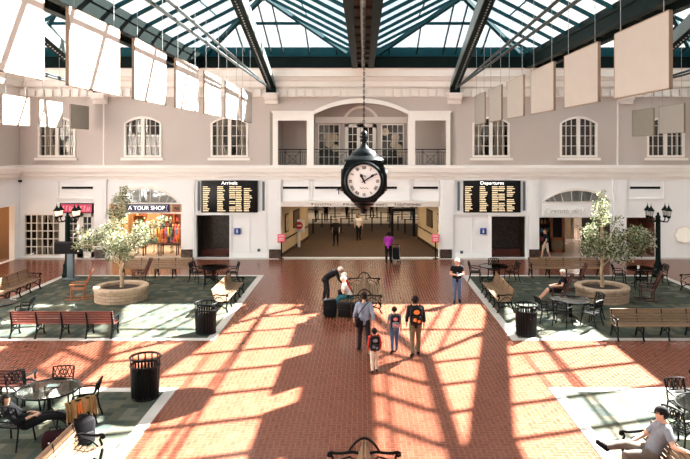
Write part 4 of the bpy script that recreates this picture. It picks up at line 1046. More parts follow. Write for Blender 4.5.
def make_chair():
    """iron armchair, front of seat towards +y"""
    r = thing('bistro_chair', 'x', 'chair')
    mb = MB(); mb.tube([(-.23, -.20, .44), (.23, -.20, .44), (.25, .22, .45), (-.25, .22, .45)], .020, 6, closed=True)
    for i in range(1, 7): x = -.23 + .46 * i / 7; mb.bar((x, -.2, .44), (x * 1.08, .22, .45), .026, .010)
    for i in range(1, 6): y = -.2 + .42 * i / 6; mb.bar((-.24, y, .442), (.24, y, .442), .026, .010)
    mb.build('seat', M['iron'], r, 0)
    mb = MB(); mb.tube([(-.22, -.20, .44), (-.235, -.25, .70), (-.24, -.31, .89), (-.12, -.315, .905), (.12, -.315, .905), (.24, -.31, .89), (.235, -.25, .70), (.22, -.20, .44)], .021, 6)
    mb.tube([(-.235, -.245, .66), (.235, -.245, .66)], .014, 5); mb.tube([(-.23, -.225, .56), (.23, -.225, .56)], .014, 5)
    for i in range(5):
        x0 = -.235 + .094 * i; x1 = x0 + .094
        mb.tube([(x0, -.25, .66), (x1, -.305, .89)], .012, 5); mb.tube([(x1, -.25, .66), (x0, -.305, .89)], .012, 5)
    mb.tube([(.06 * math.cos(2 * PI * i / 12), -.278, .775 + .07 * math.sin(2 * PI * i / 12)) for i in range(12)], .014, 5, closed=True)
    mb.build('backrest', M['iron'], r)
    for s in (-1, 1):
        MB().tube([(s * .235, -.24, .66), (s * .27, -.05, .67), (s * .28, .12, .655), (s * .275, .2, .62), (s * .26, .20, .45)], .020, 6).build('armrest', M['iron'], r)
        MB().tube([(s * .25, .21, .45), (s * .26, .23, .25), (s * .28, .27, .0)], .020, 6).build('leg', M['iron'], r)
        MB().tube([(s * .225, -.20, .44), (s * .23, -.24, .22), (s * .25, -.31, .0)], .020, 6).build('leg', M['iron'], r)
    return r
TB = make_table(); CH = make_chair(); ut = []; uc = []
def facing(x, y, tx, ty): return math.atan2(ty - y, tx - x) - PI / 2
def table_set(tx, ty, label, chairs, grp=None):
    place(TB, ut, (tx, ty, 0.006), random.random(), label, grp)
    for ang, d, lab in chairs:
        x, y = tx + d * math.cos(R(ang)), ty + d * math.sin(R(ang)); place(CH, uc, (x, y, 0.006), facing(x, y, tx, ty), lab, 'wrought iron chairs round the glass tables')
table_set(-6.75, 29.3, 'round iron table in the shade under the arrivals board', [(160, .85, 'iron chair at the shaded table under the arrivals board, on the planter side'), (20, .85, 'iron chair at the shaded table under the arrivals board, on the aisle side'), (275, .8, 'iron chair with its back to the viewer at the table under the arrivals board')])
table_set(5.95, 29.5, 'round iron table in the shade under the departures board', [(165, .85, 'iron chair on the aisle side of the table under the departures board'), (10, .85, 'iron chair on the planter side of the table under the departures board'), (80, .8, 'iron chair at the wall side of the table under the departures board')])
table_set(12.35, 28.95, 'round iron table with a small lit cup beside the right lamp post', [(170, .9, 'iron chair left of the table beside the right lamp post'), (5, .9, 'iron chair right of the table beside the right lamp post'), (250, .85, 'iron chair in front of the table beside the right lamp post')])
table_set(7.35, 23.1, 'round glass table between the litter bin and the right planter', [(190, .95, 'iron chair on the litter bin side of the round glass table'), (235, .85, 'iron chair nearest the litter bin, back turned, at the round glass table'), (310, .85, 'iron chair with its back to the viewer, bench side, at the round glass table'), (15, .95, 'iron chair on the planter side of the round glass table')])
table_set(-12.75, 22.6, 'round glass table cut by the left picture edge beyond the red brown bench', [(10, .9, 'iron chair beside the table at the left picture edge, beyond the bench')])
table_set(-7.05, 14.6, 'round glass table with a tablet on it at the lower left', [(98, .74, 'iron chair beyond the tablet table, its latticed back against the bricks'), (8, .78, 'iron chair on the litter bin side of the tablet table'), (150, 1.0, 'sunlit iron chair with a white latticed look left of the tablet table'), (318, 1.25, 'iron chair draped with a tan jacket in front of the tablet table'), (262, 1.15, 'iron chair in which the dark haired woman lounges')])
table_set(7.3, 13.7, 'round glass table cut by the right picture edge above the man in the cap', [(208, .88, 'iron chair by the right picture edge, beyond the man in the black cap'), (100, .85, 'iron chair behind the table at the right picture edge')])

# ------------------------------------------------------------------ rocking chairs
def make_rocker(m):
    r = thing('rocking_chair', 'x', 'rocking chair')
    def arc(y): return .03 + .55 * (1 - math.cos(y / 1.0)) * 1.0
    for s in (-1, 1):
        MB().tube([(s * .25, y, .03 + .16 * (y - .05) ** 2) for y in [-.55 + 1.05 * i / 10 for i in range(11)]], .022, 6).build('rocker', m, r)
        MB().tube([(s * .25, .25, .05), (s * .255, .25, .62)], .022, 8).build('leg', m, r); MB().tube([(s * .25, -.20, .05), (s * .25, -.22, .42)], .022, 8).build('leg', m, r)
        MB().bar((s * .27, -.30, .64), (s * .27, .32, .64), .07, .028, 0).build('armrest', m, r, 0)
        MB().bar((s * .245, -.20, .40), (s * .245, -.52, 1.16), .04, .05, 0, up=(0, 1, 0)).build('back_post', m, r, 0)
    mb = MB()
    for i in range(7): y = .26 - .075 * i; mb.rbox(-.25, .25, y - .032, y + .032, .42 + .02 * (y > .2) - .004 * i, .445 - .004 * i, .006, 1)
    mb.build('seat', m, r)
    mb = MB()
    for i in range(7): x = -.195 + .065 * i; mb.bar((x, -.235, .46), (x, -.50, 1.10), .045, .014, 0, up=(0, 1, 0))
    mb.build('backrest', m, r, 0)
    MB().prism([(-.27, 0), (.27, 0), (.27, .07), (.12, .11), (-.12, .11), (-.27, .07)], -.015, .015, mtx=Matrix.Translation((0, -.50, 1.08)) @ Matrix.Rotation(R(22), 4, 'X')).build('head_rail', m, r, 0)
    return r
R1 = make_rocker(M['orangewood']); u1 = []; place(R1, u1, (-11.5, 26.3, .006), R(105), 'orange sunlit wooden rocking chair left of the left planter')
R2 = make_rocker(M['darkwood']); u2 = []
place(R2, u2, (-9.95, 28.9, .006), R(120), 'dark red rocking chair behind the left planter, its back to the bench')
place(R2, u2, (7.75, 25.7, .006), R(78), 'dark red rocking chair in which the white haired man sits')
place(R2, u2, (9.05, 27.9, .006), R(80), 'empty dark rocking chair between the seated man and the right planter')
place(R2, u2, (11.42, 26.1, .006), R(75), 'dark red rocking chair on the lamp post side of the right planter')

# ------------------------------------------------------------------ passage fittings
def no_entry():
    x, y = ground(299, 247); r = thing('no_entry_sign', 'white standing sign with a red no entry disc in the passage', 'sign', (x, y, 0))
    MB().rbox(-.08, .08, -.08, .08, 0, .95, .01).build('post', M['signwhite'], r); b = MB().rbox(-.36, .36, -.03, .03, .92, 1.68, .02).build('board', M['signwhite'], r)
    MB().lathe([(.24, 0), (.24, .012)], 28, mtx=Matrix.Translation((0, -.03, 1.32)) @ Matrix.Rotation(PI / 2, 4, 'X')).build('red_disc', M['signred'], b); MB().box(-.16, .16, -.052, -.042, 1.28, 1.36).build('white_bar', M['signwhite'], b, 0)
    mb = MB(); illegible(mb, -.26, .26, 1.0, .07, -.036, random.Random(3)); mb.build('small_lettering', M['iron'], b, 0)
no_entry()
for px, lab in ((281.5, 'pink card on a black stand at the left mouth of the passage'), (435.5, 'pink card on a black stand at the right mouth of the passage')):
    r = thing('card_stand', lab, 'sign', ((px - CX) * 35.6 / FPX, 35.6, 0.012))
    MB().lathe([(.15, 0), (.15, .025), (.04, .05)], 16).build('base', M['iron'], r); MB().lathe([(.035, .03), (.035, .95)], 10).build('post', M['iron'], r)
    b = MB().rbox(-.22, .22, -.02, .02, .90, 1.36, .015).build('card', M['hotpink'], r); mb = MB(); mb.box(-.15, .15, -.026, -.02, 1.24, 1.28); mb.box(-.12, .12, -.026, -.02, 1.10, 1.13); mb.box(-.13, .13, -.026, -.02, 1.02, 1.05); mb.build('card_print', M['signwhite'], b, 0)
def side_point(s, t, off): a, b = (-4.56 * -s, 36.3), (-3.66 * -s, 43.4); return (a[0] + (b[0] - a[0]) * t - s * off, a[1] + (b[1] - a[1]) * t)
for s in (-1, 1):
    word = 'left' if s < 0 else 'right'
    h = thing('handrail', f'dark handrail along the {word} cream wall of the passage', 'handrail')
    p, q_ = side_point(s, .02, .10), side_point(s, .98, .10); MB().tube([(p[0], p[1], .92), (q_[0], q_[1], .92)], .035, 8).build('rail', M['iron'], h)
    for t in (.05, .35, .65, .95):
        p = side_point(s, t, .10); q_ = side_point(s, t, 0); MB().tube([(q_[0], q_[1], .86), (p[0], p[1], .86), (p[0], p[1], .92)], .014, 6).build('bracket', M['iron'], h)
    for k, (t, w_, dk) in enumerate(((.16, .75, 0), (.50, 1.5, 1))):
        p = side_point(s, t, .03); an = math.atan2(7.1, .9 * s * -1) if s > 0 else math.atan2(7.1, .9)
        f = thing('framed_poster', (f'tall narrow framed poster nearest the mouth on the {word} passage wall', f'broad dark framed poster further in on the {word} passage wall')[k], 'poster', (p[0], p[1], 1.25), an)
        MB().box(-w_ / 2, w_ / 2, -.025, .025, 0, 1.05).build('frame', M['iron'], f, 0)
        MB().box(-w_ / 2 + .06, w_ / 2 - .06, -.032, .032, .06, .99).build('print', mat('poster_print_%d%d' % (s + 1, k), ((.55, .42, .25), (.10, .055, .03))[k if s < 0 else 1 - (k == 0)], .35, var=.7, scale=3), f, 0)
def make_stanchion():
    r = thing('belt_stanchion', 'x', 'stanchion')
    MB().lathe([(.17, 0), (.17, .02), (.05, .05)], 16).build('base', M['iron'], r); MB().lathe([(.048, .03), (.048, .93), (.06, .94), (.06, 1.02), (.02, 1.03)], 10).build('post', M['iron'], r)
    MB().bar((0, 0, .97), (1.45, 0, .97), .006, .05).build('belt', M['black'], r, 0); return r
ST = make_stanchion(); us = []
rs = random.Random(11)
for k, px in enumerate((313, 322, 331, 341, 349, 357, 372, 381, 390, 398, 405, 413)):
    y = 46.2 + (k * 37 % 10) * .55; place(ST, us, ((px - CX) * y / FPX, y, .001), (0, .02, -.03)[k % 3], 'black belt stanchion among the queue barriers far inside the passage', 'queue barriers far inside the passage')
for k, px in enumerate((304, 318, 335, 352, 366, 377, 388, 402, 419)):
    y = 53.5 + (k % 3) * 1.4; place(ST, us, ((px - CX) * y / FPX, y, .001), 0, 'black belt stanchion among the queue barriers far inside the passage', 'queue barriers far inside the passage')
r = thing('archway_scanner', 'dark doorway shaped frame standing far in the passage, right of the woman in purple', 'scanner', ((403 - CX) * 45 / FPX, 45, .001))
for s in (-1, 1): MB().box(s * .75 - .08, s * .75 + .08, -.3, .3, 0, 1.7).build('side_post', M['black'], r, 0)
MB().box(-.83, .83, -.3, .3, 1.7, 1.9).build('top_bar', M['black'], r, 0)
for k, px in enumerate((318, 345, 373, 398)):
    r = thing('ceiling_light', f'warm ceiling light panel in the far hall, {("first","second","third","fourth")[k]} from the left', 'ceiling light', ((px - CX) * 47 / FPX, 47, 2.80))
    MB().box(-.7, .7, -.15, .15, 0, .055).build('frame', M['signwhite'], r, 0); MB().box(-.64, .64, -.11, .11, -.008, .0).build('diffuser', M['lamp'], r, 0)
for k, (x, w_) in enumerate(((-5.2, 1.6), (-2.6, 1.2), (.2, 2.2), (3.2, 1.4), (5.6, 1.6))):
    r = thing('notice_board', 'dark notice board standing against the far wall of the passage, ' + ('leftmost', 'second from the left', 'middle one', 'second from the right', 'rightmost')[k], 'notice board', (x, 62.8, .001))
    for s in (-1, 1): MB().box(s * w_ / 2 - .03, s * w_ / 2 + .03, -.03, .03, 0, 1.2).build('leg', M['iron'], r, 0)
    MB().box(-w_ / 2, w_ / 2, -.04, .04, .9, 2.3).build('board', (M['plinth'], M['charcoal'], M['maroon'], M['charcoal'], M['plinth'])[k], r, 0)

# ------------------------------------------------------------------ tour shop stock
rs = random.Random(5)
STOCK = [(.75, .2, .05), (.8, .55, .1), (.1, .25, .5), (.7, .1, .15), (.15, .35, .2), (.85, .75, .5), (.05, .05, .08), (.6, .3, .1), (.3, .15, .1)]
SM = [mat('souvenir_%d' % i, c, .6) for i, c in enumerate(STOCK)]
def shelf_unit(x0, x1, y, label, n):
    r = thing('display_shelf', label, 'shelf', ((x0 + x1) / 2, y, .001)); w_ = (x1 - x0) / 2
    for s in (-1, 1): MB().box(s * w_ - .02, s * w_ + .02, -.2, .2, 0, 2.3).build('side_panel', M['orangewood'], r, 0)
    MB().box(-w_, w_, .18, .2, 0, 2.3).build('back_panel', M['orangewood'], r, 0)
    zs = (.15, .62, 1.08, 1.54, 1.98)
    for z in zs: MB().box(-w_ + .02, w_ - .02, -.2, .18, z - .03, z).build('shelf_board', M['orangewood'], r, 0)
    for z in zs:
        x = x0 + .08
        while x < x1 - .15:
            k = rs.randrange(3); s = rs.uniform(.10, .19); h = rs.uniform(.16, .36); m = rs.choice(SM); mb = MB()
            if k == 0: mb.rbox(-s / 2, s / 2, -.07, .07, 0, h, .012, 1)
            elif k == 1: mb.lathe([(s * .35, 0), (s * .45, h * .5), (s * .2, h * .75), (s * .22, h)], 10)
            else: mb.lathe([(s * .3, 0), (s * .42, h * .2), (s * .3, h * .48), (s * .15, h * .55), (s * .26, h * .7), (s * .2, h * .88), (.01, h * .95)], 10)
            o = mb.build('souvenir', m); o.location = (x + s / 2, y - .05, z + .002); tag(o, 'small colourful souvenir on the shelves of the tour shop', 'souvenir', 'souvenirs on the shelves of the tour shop')
            x += s + rs.uniform(.04, .12)
shelf_unit(wx(136), wx(150), 40.6, 'wooden shelf unit of souvenirs at the back of the tour shop, left of the middle', 6)
shelf_unit(wx(151), wx(165), 40.6, 'wooden shelf unit of souvenirs at the back of the tour shop, right of the middle', 6)
shelf_unit(wx(166), wx(179), 39.2, 'wooden shelf unit of souvenirs near the right side of the tour shop', 6)
shelf_unit(wx(112), wx(124), 39.6, 'wooden shelf unit of souvenirs behind the tree in the tour shop', 6)
def garment_rack(px, y, label, cols):
    r = thing('garment_rack', label, 'garment rack', (wx(px), y, .001))
    for s in (-1, 1): MB().tube([(s * .55, -.25, .03), (s * .55, 0, .06), (s * .55, .25, .03)], .02, 6).build('foot', M['iron'], r); MB().tube([(s * .55, 0, .05), (s * .55, 0, 1.5)], .02, 6).build('upright', M['iron'], r)
    MB().tube([(-.58, 0, 1.5), (.58, 0, 1.5)], .02, 6).build('rail', M['iron'], r)
    for i, c in enumerate(cols):
        x = wx(px) - .44 + .88 * i / (len(cols) - 1); mb = MB()
        mb.prism([(-.24, .55), (.24, .55), (.22, 1.15), (.30, 1.05), (.34, 1.15), (.16, 1.42), (.05, 1.45), (-.05, 1.45), (-.16, 1.42), (-.34, 1.15), (-.30, 1.05), (-.22, 1.15)], -.035, .035)
        o = mb.build('shirt', SM[c], None, 0); o.location = (x, y, .0); o.rotation_euler = (0, 0, R(rs.uniform(-84, -70))); tag(o, 'coloured shirt hanging on a rack in the tour shop', 'shirt', 'shirts hanging in the tour shop')
garment_rack(153, 37.9, 'garment rack of orange and red shirts in the middle of the tour shop', (0, 1, 0, 3, 1, 4))
garment_rack(172, 37.7, 'garment rack of dark shirts at the right of the tour shop', (6, 2, 8, 6, 3))
garment_rack(140, 37.3, 'garment rack of dark shirts beside the tree in the tour shop', (6, 4, 6, 8, 5))
garment_rack(162, 39.6, 'garment rack of mixed shirts behind the orange shirts in the tour shop', (7, 3, 0, 2, 5, 6))
for px, y, lab in ((147, 36.9, 'low wooden display table beside the tree at the front of the tour shop'), (165, 36.9, 'low wooden display table in the middle front of the tour shop')):
    r = thing('display_table', lab, 'table', (wx(px), y, .001))
    MB().rbox(-.5, .5, -.25, .25, .66, .71, .01, 1).build('table_top', M['darkwood'], r)
    for a in (-.44, .44):
        for b in (-.2, .2): MB().box(a - .03, a + .03, b - .03, b + .03, 0, .66).build('leg', M['darkwood'], r, 0)
    for i in range(6):
        h = rs.uniform(.15, .42); o = MB().rbox(-.055, .055, -.06, .06, 0, h, .01, 1).build('souvenir', rs.choice(SM)); o.location = (wx(px) - .40 + .16 * i, y, .713); tag(o, 'small boxed souvenir on a low table at the front of the tour shop', 'souvenir', 'souvenirs on the low tables of the tour shop')
# shop passage: wood framed door, white posts
r = thing('wooden_cabinet', 'orange framed cabinet with a dark glass door inside the shop passage', 'cabinet', (11.34, 38.0, .001))
mb = MB(); mb.box(-.42, -.27, -.1, .1, 0, 2.35); mb.box(.27, .42, -.1, .1, 0, 2.35); mb.box(-.42, .42, -.1, .1, 2.1, 2.35); mb.box(-.42, .42, -.1, .1, 0, .85); mb.build('frame', M['orangewood'], r, 0)
d = MB().box(-.27, .27, -.06, -.03, .85, 2.1).build('glass_door', M['boardblack'], r, 0); MB().box(-.36, .36, -.115, -.1, .2, .7).build('lower_panel', M['wood'], r, 0)
r = thing('display_shelf', 'dark shelf of small goods left of the orange framed cabinet', 'shelf', (10.72, 38.3, .001))
for s in (-1, 1): MB().box(s * .33 - .02, s * .33 + .02, -.2, .2, 0, 2.2).build('side_panel', M['plinth'], r, 0)
for z in (.1, .6, 1.1, 1.6, 2.1): MB().box(-.33, .33, -.2, .2, z, z + .03).build('shelf_board', M['plinth'], r, 0)
for z in (.63, 1.13, 1.63):
    for i in range(3):
        o = MB().lathe([(.05, 0), (.08, .1), (.05, .2), (.03, .26)], 10).build('souvenir', rs.choice(SM)); o.location = (10.52 + .2 * i, 38.25, z + .001); tag(o, 'small jar on the dark shelf beside the orange framed cabinet', 'jar', 'jars on the dark shelf by the cabinet')
for k, px in enumerate((565, 572, 578, 584, 590)):
    y = 41.2 + k * .9; r = thing('barrier_post', ('first', 'second', 'third', 'fourth', 'fifth')[k] + ' white barrier post along the pale floor of the shop passage', 'barrier post', ((px - CX) * y / FPX, y, .001))
    MB().lathe([(.12, 0), (.12, .02), (.03, .04)], 12).build('base', M['signwhite'], r); MB().lathe([(.03, .03), (.03, 1.0), (.05, 1.03), (.01, 1.08)], 8).build('post', M['signwhite'], r)

# ================================================================== PEOPLE
UP = Vector((0, 0, 1))
def V(*a): return Vector(a)
def walk(st=.25, arm=.16, lean=0.02, turn=0.0):
    J = dict(pel=V(0, 0, .95), waist=V(0, lean * .3, 1.12), chest=V(0, lean * .8, 1.32), neck=V(0, lean, 1.49), head=V(0, lean + .03, 1.635), look=V(math.sin(turn), math.cos(turn), 0), fwd=V(0, 1, 0))
    for s, k in ((1, 'R'), (-1, 'L')):
        f = st * s                       # right leg forward when st > 0
        J['hip' + k] = V(s * .09, 0, .93); J['kn' + k] = V(s * .10, f * .55 + .04, .50 + .01); J['an' + k] = V(s * .10, f, .09 if f > 0 else .09 + abs(f) * .22); J['toe' + k] = J['an' + k] + V(s * .02, .15, -.055 if f > 0 else -.075 - abs(f) * .12)
        a = -arm * s
        J['sh' + k] = V(s * .175, lean, 1.42); J['el' + k] = V(s * .245, lean + a * .6 - .03, 1.14); J['wr' + k] = V(s * .25, lean + a * 1.2 + .06, .90)
    return J
def sit(back=-.08, knee=.44, arms='lap', seat=.45):
    z = seat + .10
    J = dict(pel=V(0, 0, z), waist=V(0, back * .4, z + .17), chest=V(0, back, z + .37), neck=V(0, back * 1.15, z + .54), head=V(0, back * 1.1 + .04, z + .685), look=V(0, 1, -.15), fwd=V(0, 1, 0))
    for s, k in ((1, 'R'), (-1, 'L')):
        J['hip' + k] = V(s * .09, .03, z - .01); J['kn' + k] = V(s * .13, knee, z + .0); J['an' + k] = V(s * .13, knee + .03, .10); J['toe' + k] = J['an' + k] + V(s * .02, .15, -.06)
        J['sh' + k] = V(s * .175, back * 1.1, z + .47); J['el' + k] = V(s * .25, back + .08, z + .20); J['wr' + k] = V(s * .10, .26, z + .14)
    return J
def person(label, J, loc, rz, height=1.75, build=1.0, sleeve=.5, legs=.98, m_top='cgrey', m_leg='jeans', m_shoe='cblack', m_hair='hairdark', m_skin='skin', hair='short', vox=.014, female=False, top_low=0.0):
    sc = height / 1.75
    caps = []                                    # (p, r0, q, r1, zone)
    def C(p, r0, q, r1, z): caps.append((Vector(p), r0 * (build if z != 'hand' else 1), Vector(q), r1 * (build if z != 'hand' else 1), z))
    pel, wa, chs, nk, hd = J['pel'], J['waist'], J['chest'], J['neck'], J['head']
    rt = (J['hipR'] - J['hipL']).normalized(); rs_ = (J['shR'] - J['shL']).normalized()
    C(pel - rt * .075, .105, pel + rt * .075, .105, 'hips'); C(pel, .115, wa, .105, 'torso')
    for s in (-1, 1):
        C(pel + rt * s * .07, .10, wa + rt * s * .055, .095, 'torso'); C(wa + rt * s * .05, .095, chs + rs_ * s * .075, .112, 'torso')
        k = 'R' if s > 0 else 'L'
        C(chs + rs_ * s * .06, .105, J['sh' + k] - rs_ * s * .035, .068, 'torso')
        if female: C(chs + rs_ * s * .07 + J['fwd'] * .05, .06, chs + rs_ * s * .07 + J['fwd'] * .055, .06, 'torso')
    C(chs, .10, nk, .062, 'torso')
    look = J['look'].normalized(); side = look.cross(UP).normalized(); hup = side.cross(look).normalized()
    C(nk, .052, hd - hup * .05, .052, 'neck')
    C(hd - look * .02 + hup * .025, .092, hd + look * .012 + hup * .035, .088, 'head'); C(hd + look * .035 - hup * .055, .062, hd + look * .03, .078, 'head')
    C(hd + look * .092 - hup * .012, .013, hd + look * .085 + hup * .02, .009, 'head'); C(hd + look * .062 - hup * .095, .028, hd + look * .05 - hup * .09, .03, 'head')
    for s in (-1, 1): C(hd + side * s * .088 - look * .005 + hup * .015, .018, hd + side * s * .090 - look * .005 - hup * .025, .012, 'head')
    for k, s in (('R', 1), ('L', -1)):
        sh, el, wr = J['sh' + k], J['el' + k], J['wr' + k]
        C(sh, .058, el, .043, 'uarm'); C(el, .043, wr, .029, 'farm')
        d = J.get('hand' + k, (wr - el)).normalized(); lat = J['fwd'] - d * J['fwd'].dot(d)
        if lat.length < .2: lat = UP - d * UP.dot(d)
        lat.normalize(); curl = (-rs_ * s) - d * (-rs_ * s).dot(d); curl = curl - lat * curl.dot(lat)
        if curl.length < .1: curl = lat.cross(d)
        curl.normalize()
        pe = wr + d * .085
        for o in (-.028, -.01, .01, .028): C(wr + d * .02 + lat * o * .6, .018, pe + lat * o, .013, 'hand')
        for o, L in ((-.032, .058), (-.011, .074), (.011, .08), (.032, .070)):
            a = pe + lat * o; b = a + (d * .85 + curl * .35).normalized() * L * .55; e = b + (d * .5 + curl * .8).normalized() * L * .5
            C(a, .0105, b, .0095, 'hand'); C(b, .0095, e, .008, 'hand')
        a = wr + d * .03 + lat * .025; b = a + (lat * .7 + d * .6 + curl * .2).normalized() * .045; C(a, .015, b, .012, 'hand'); C(b, .012, b + (d * .9 + curl * .4).normalized() * .03, .009, 'hand')
        hp, kn, an, to = J['hip' + k], J['kn' + k], J['an' + k], J['toe' + k]
        C(hp, .092, kn, .058, 'thigh'); C(kn, .058, kn + (an - kn) * .35 - J['fwd'] * .012, .056, 'shin'); C(kn + (an - kn) * .35 - J['fwd'] * .012, .056, an, .038, 'shin')
        td = (to - an); td = td.normalized(); C(an - td * .03 + (to - an - td * td.dot(to - an)) - V(0, 0, .02), .038, to, .036, 'foot'); C(an, .038, an.lerp(to, .6), .038, 'foot')
    mb = MB()
    for p, a, q_, b, z in caps: mb.capsule(p, a, q_, b, 12, 3)
    me0 = mb.mesh('tmp', M[m_skin]); t = bpy.data.objects.new('tmp', me0); COL.objects.link(t)
    rm = t.modifiers.new('r', 'REMESH'); rm.mode = 'VOXEL'; rm.voxel_size = vox; sm = t.modifiers.new('s', 'SMOOTH'); sm.factor = .5; sm.iterations = 3
    me = baked(t); bpy.data.objects.remove(t); bpy.data.meshes.remove(me0)
    me.materials.clear(); me.materials.append(M[m_skin]); me.polygons.foreach_set('use_smooth', [True] * len(me.polygons))
    nv, nf = len(me.vertices), len(me.polygons)
    co = np.empty(nv * 3); me.vertices.foreach_get('co', co); co = co.reshape(-1, 3)
    no = np.array([v.normal[:] for v in me.vertices]); fl = [tuple(p.vertices) for p in me.polygons]
    ce = np.empty(nf * 3); me.polygons.foreach_get('center', ce); ce = ce.reshape(-1, 3)
    best = np.full(nf, 1e9); zi = np.zeros(nf, int); zt = np.zeros(nf)
    for i, (p, a, q_, b, z) in enumerate(caps):
        p_, d = np.array(p), np.array(q_ - p); L = max(1e-9, d @ d); tt = np.clip(((ce - p_) @ d) / L, 0, 1)
        ds = np.linalg.norm(ce - p_ - tt[:, None] * d, axis=1) - (a + (b - a) * tt)
        k = ds < best; best[k] = ds[k]; zi[k] = i; zt[k] = tt[k]
    zone = np.array([caps[i][4] for i in zi])
    root = thing('person', label, 'person', loc, rz); root.scale = (sc,) * 3
    body = link('body', me, root); me.name = 'body'
    def shell(nm, mask, off, m):
        idx = np.nonzero(mask)[0]
        if not len(idx): return
        used_ = sorted({v for i in idx for v in fl[i]}); mp = {v: j for j, v in enumerate(used_)}
        x = MB(); x.add([co[v] + no[v] * off for v in used_], [tuple(mp[v] for v in fl[i]) for i in idx])
        me2 = bpy.data.meshes.new(nm); me2.from_pydata(x.v, [], x.f); me2.materials.append(M[m]); me2.polygons.foreach_set('use_smooth', [True] * len(me2.polygons))
        return link(nm, me2, root)
    hz_ = (ce - np.array(hd)); hl = hz_ @ np.array(look); hu = hz_ @ np.array(hup)
    tor = (zone == 'torso') & ((ce - np.array(nk)) @ np.array((nk - chs).normalized()) < .0)
    topm = tor | (zone == 'uarm') & ((zt < sleeve * 1.0) if sleeve < 1 else True)
    if sleeve > 1: topm |= (zone == 'farm') & (zt < sleeve - 1)
    if top_low: topm |= (zone == 'hips')
    shell('shirt', topm, .016, m_top)
    legm = (zone == 'hips') | (zone == 'thigh') & (zt < (legs * 2 if legs < .5 else 2)) | ((zone == 'shin') & (ce[:, 2] > .10) if legs > .9 else False)
    shell('trousers' if legs > .9 else 'shorts', legm, .013, m_leg)
    shell('shoes', (zone == 'foot'), .008, m_shoe)
    if hair == 'short': hm = (zone == 'head') & ((hu > .062) | (hl < -.012) & (hu > -.055))
    elif hair == 'long': hm = ((zone == 'head') | (zone == 'neck')) & ((hu > .062) | (hl < .012))
    else: hm = (zone == 'head') & (hl < -.03) & (hu < .08) & (hu > -.05)
    shell('hair', hm, .016, m_hair)
    for s in (-1, 1):
        c = hd + look * .086 + side * s * .034 + hup * .012; MB().ball(c, .011, 8, 6).build('eye', M['eye'], root)
    MB().capsule(hd + look * .088 + side * .02 - hup * .052, .006, hd + look * .088 - side * .02 - hup * .052, .006, 6, 2).build('mouth', M['lip'], root)
    return root
def at(p, loc, rz, height):                      # a point on a figure in world metres
    s = height / 1.75; c, n = math.cos(rz), math.sin(rz)
    return Vector((loc[0] + s * (p[0] * c - p[1] * n), loc[1] + s * (p[0] * n + p[1] * c), loc[2] + s * p[2]))
def backpack(label, loc, rz, s, m, m2, mark=None):
    """worn on the back: origin at the middle of the shoulder blades, -y outward"""
    r = thing('backpack', label, 'backpack', loc, rz); r.scale = (s,) * 3
    MB().rbox(-.16, .16, -.20, 0, -.30, .18, .06, 3).build('bag_body', M[m], r); MB().rbox(-.12, .12, -.26, -.19, -.26, -.04, .03, 2).build('front_pocket', M[m2], r)
    for k in (-1, 1): MB().tube([(k * .10, -.02, .15), (k * .11, .02, .20), (k * .115, .10, .20), (k * .12, .20, .12), (k * .13, .21, -.05), (k * .15, .12, -.2), (k * .14, -.02, -.25)], .018, 6).build('shoulder_strap', M[m], r)
    MB().tube([(-.04, -.08, .17), (0, -.08, .23), (.04, -.08, .17)], .01, 6).build('top_loop', M[m], r)
    if mark:
        mb = MB(); mb.ball((0, -.205, .06), .085, 10, 6, sc=(1, .12, .8)); mb.ball((-.05, -.262, -.13), .05, 8, 5, sc=(1, .15, 1)); mb.ball((.055, -.262, -.17), .045, 8, 5, sc=(1, .15, 1)); mb.build('printed_patch', M[mark], r)
    return r
# --- family walking away
x, y = ground(364, 353.5); L = (x, y, .0)
J = walk(-.27, .24); person('man in blue grey shirt and dark trousers walking away with a black shoulder bag', J, L, R(8), 1.80, 1.0, 1.55, .98, 'bluegrey', 'charcoal', 'cblack', 'hairdark', vox=.012)
r = thing('shoulder_bag', 'black shoulder bag slung across the man in the blue grey shirt', 'bag', at((-.20, -.10, .98), L, R(8), 1.8), R(8))
MB().rbox(-.07, .06, -.16, .16, -.16, .10, .03, 2).build('bag_body', M['cblack'], r)
MB().tube([(-.03, -.08, .08), (.02, -.10, .22), (.12, -.08, .38), (.26, -.05, .50), (.33, .03, .545), (.35, .12, .52), (.30, .24, .40), (.14, .28, .20), (.0, .22, .05), (-.03, .10, .06)], .014, 6).build('strap', M['black'], r)
x, y = ground(374.5, 373); L = (x, y, 0); J = walk(.14, -.08)
person('small child in a red top and pale trousers walking away', J, L, R(4), 1.21, 1.02, 1.9, .98, 'red', 'offwhite', 'cblack', 'hairdark', hair='long', vox=.014)
backpack('dark backpack worn by the small child in red', at((0, -.105, 1.30), L, R(4), 1.21), R(4), .80, 'cblack', 'charcoal', 'cgrey')
x, y = ground(394.5, 352.5); L = (x, y, 0); J = walk(.16, .10)
person('boy in a grey shirt and blue jeans walking between the man and the woman', J, L, R(5), 1.36, .98, .6, .98, 'cgrey', 'jeans', 'cblack', 'hairdark', vox=.013)
backpack('grey patterned backpack worn by the boy in jeans', at((0, -.105, 1.30), L, R(5), 1.36), R(5), .82, 'charcoal', 'cgrey', 'pinkc')
x, y = ground(415.5, 356.5); L = (x, y, 0); J = walk(.14, .05)
person('woman with dark hair and olive trousers walking away on the right of the family', J, L, R(2), 1.77, 1.0, 1.5, .98, 'charcoal', 'olive', 'cblack', 'hairdark', hair='long', vox=.012, female=True)
backpack('black backpack with orange print worn by the woman in olive trousers', at((0, -.105, 1.30), L, R(2), 1.77), R(2), 1.08, 'cblack', 'black', 'orange')
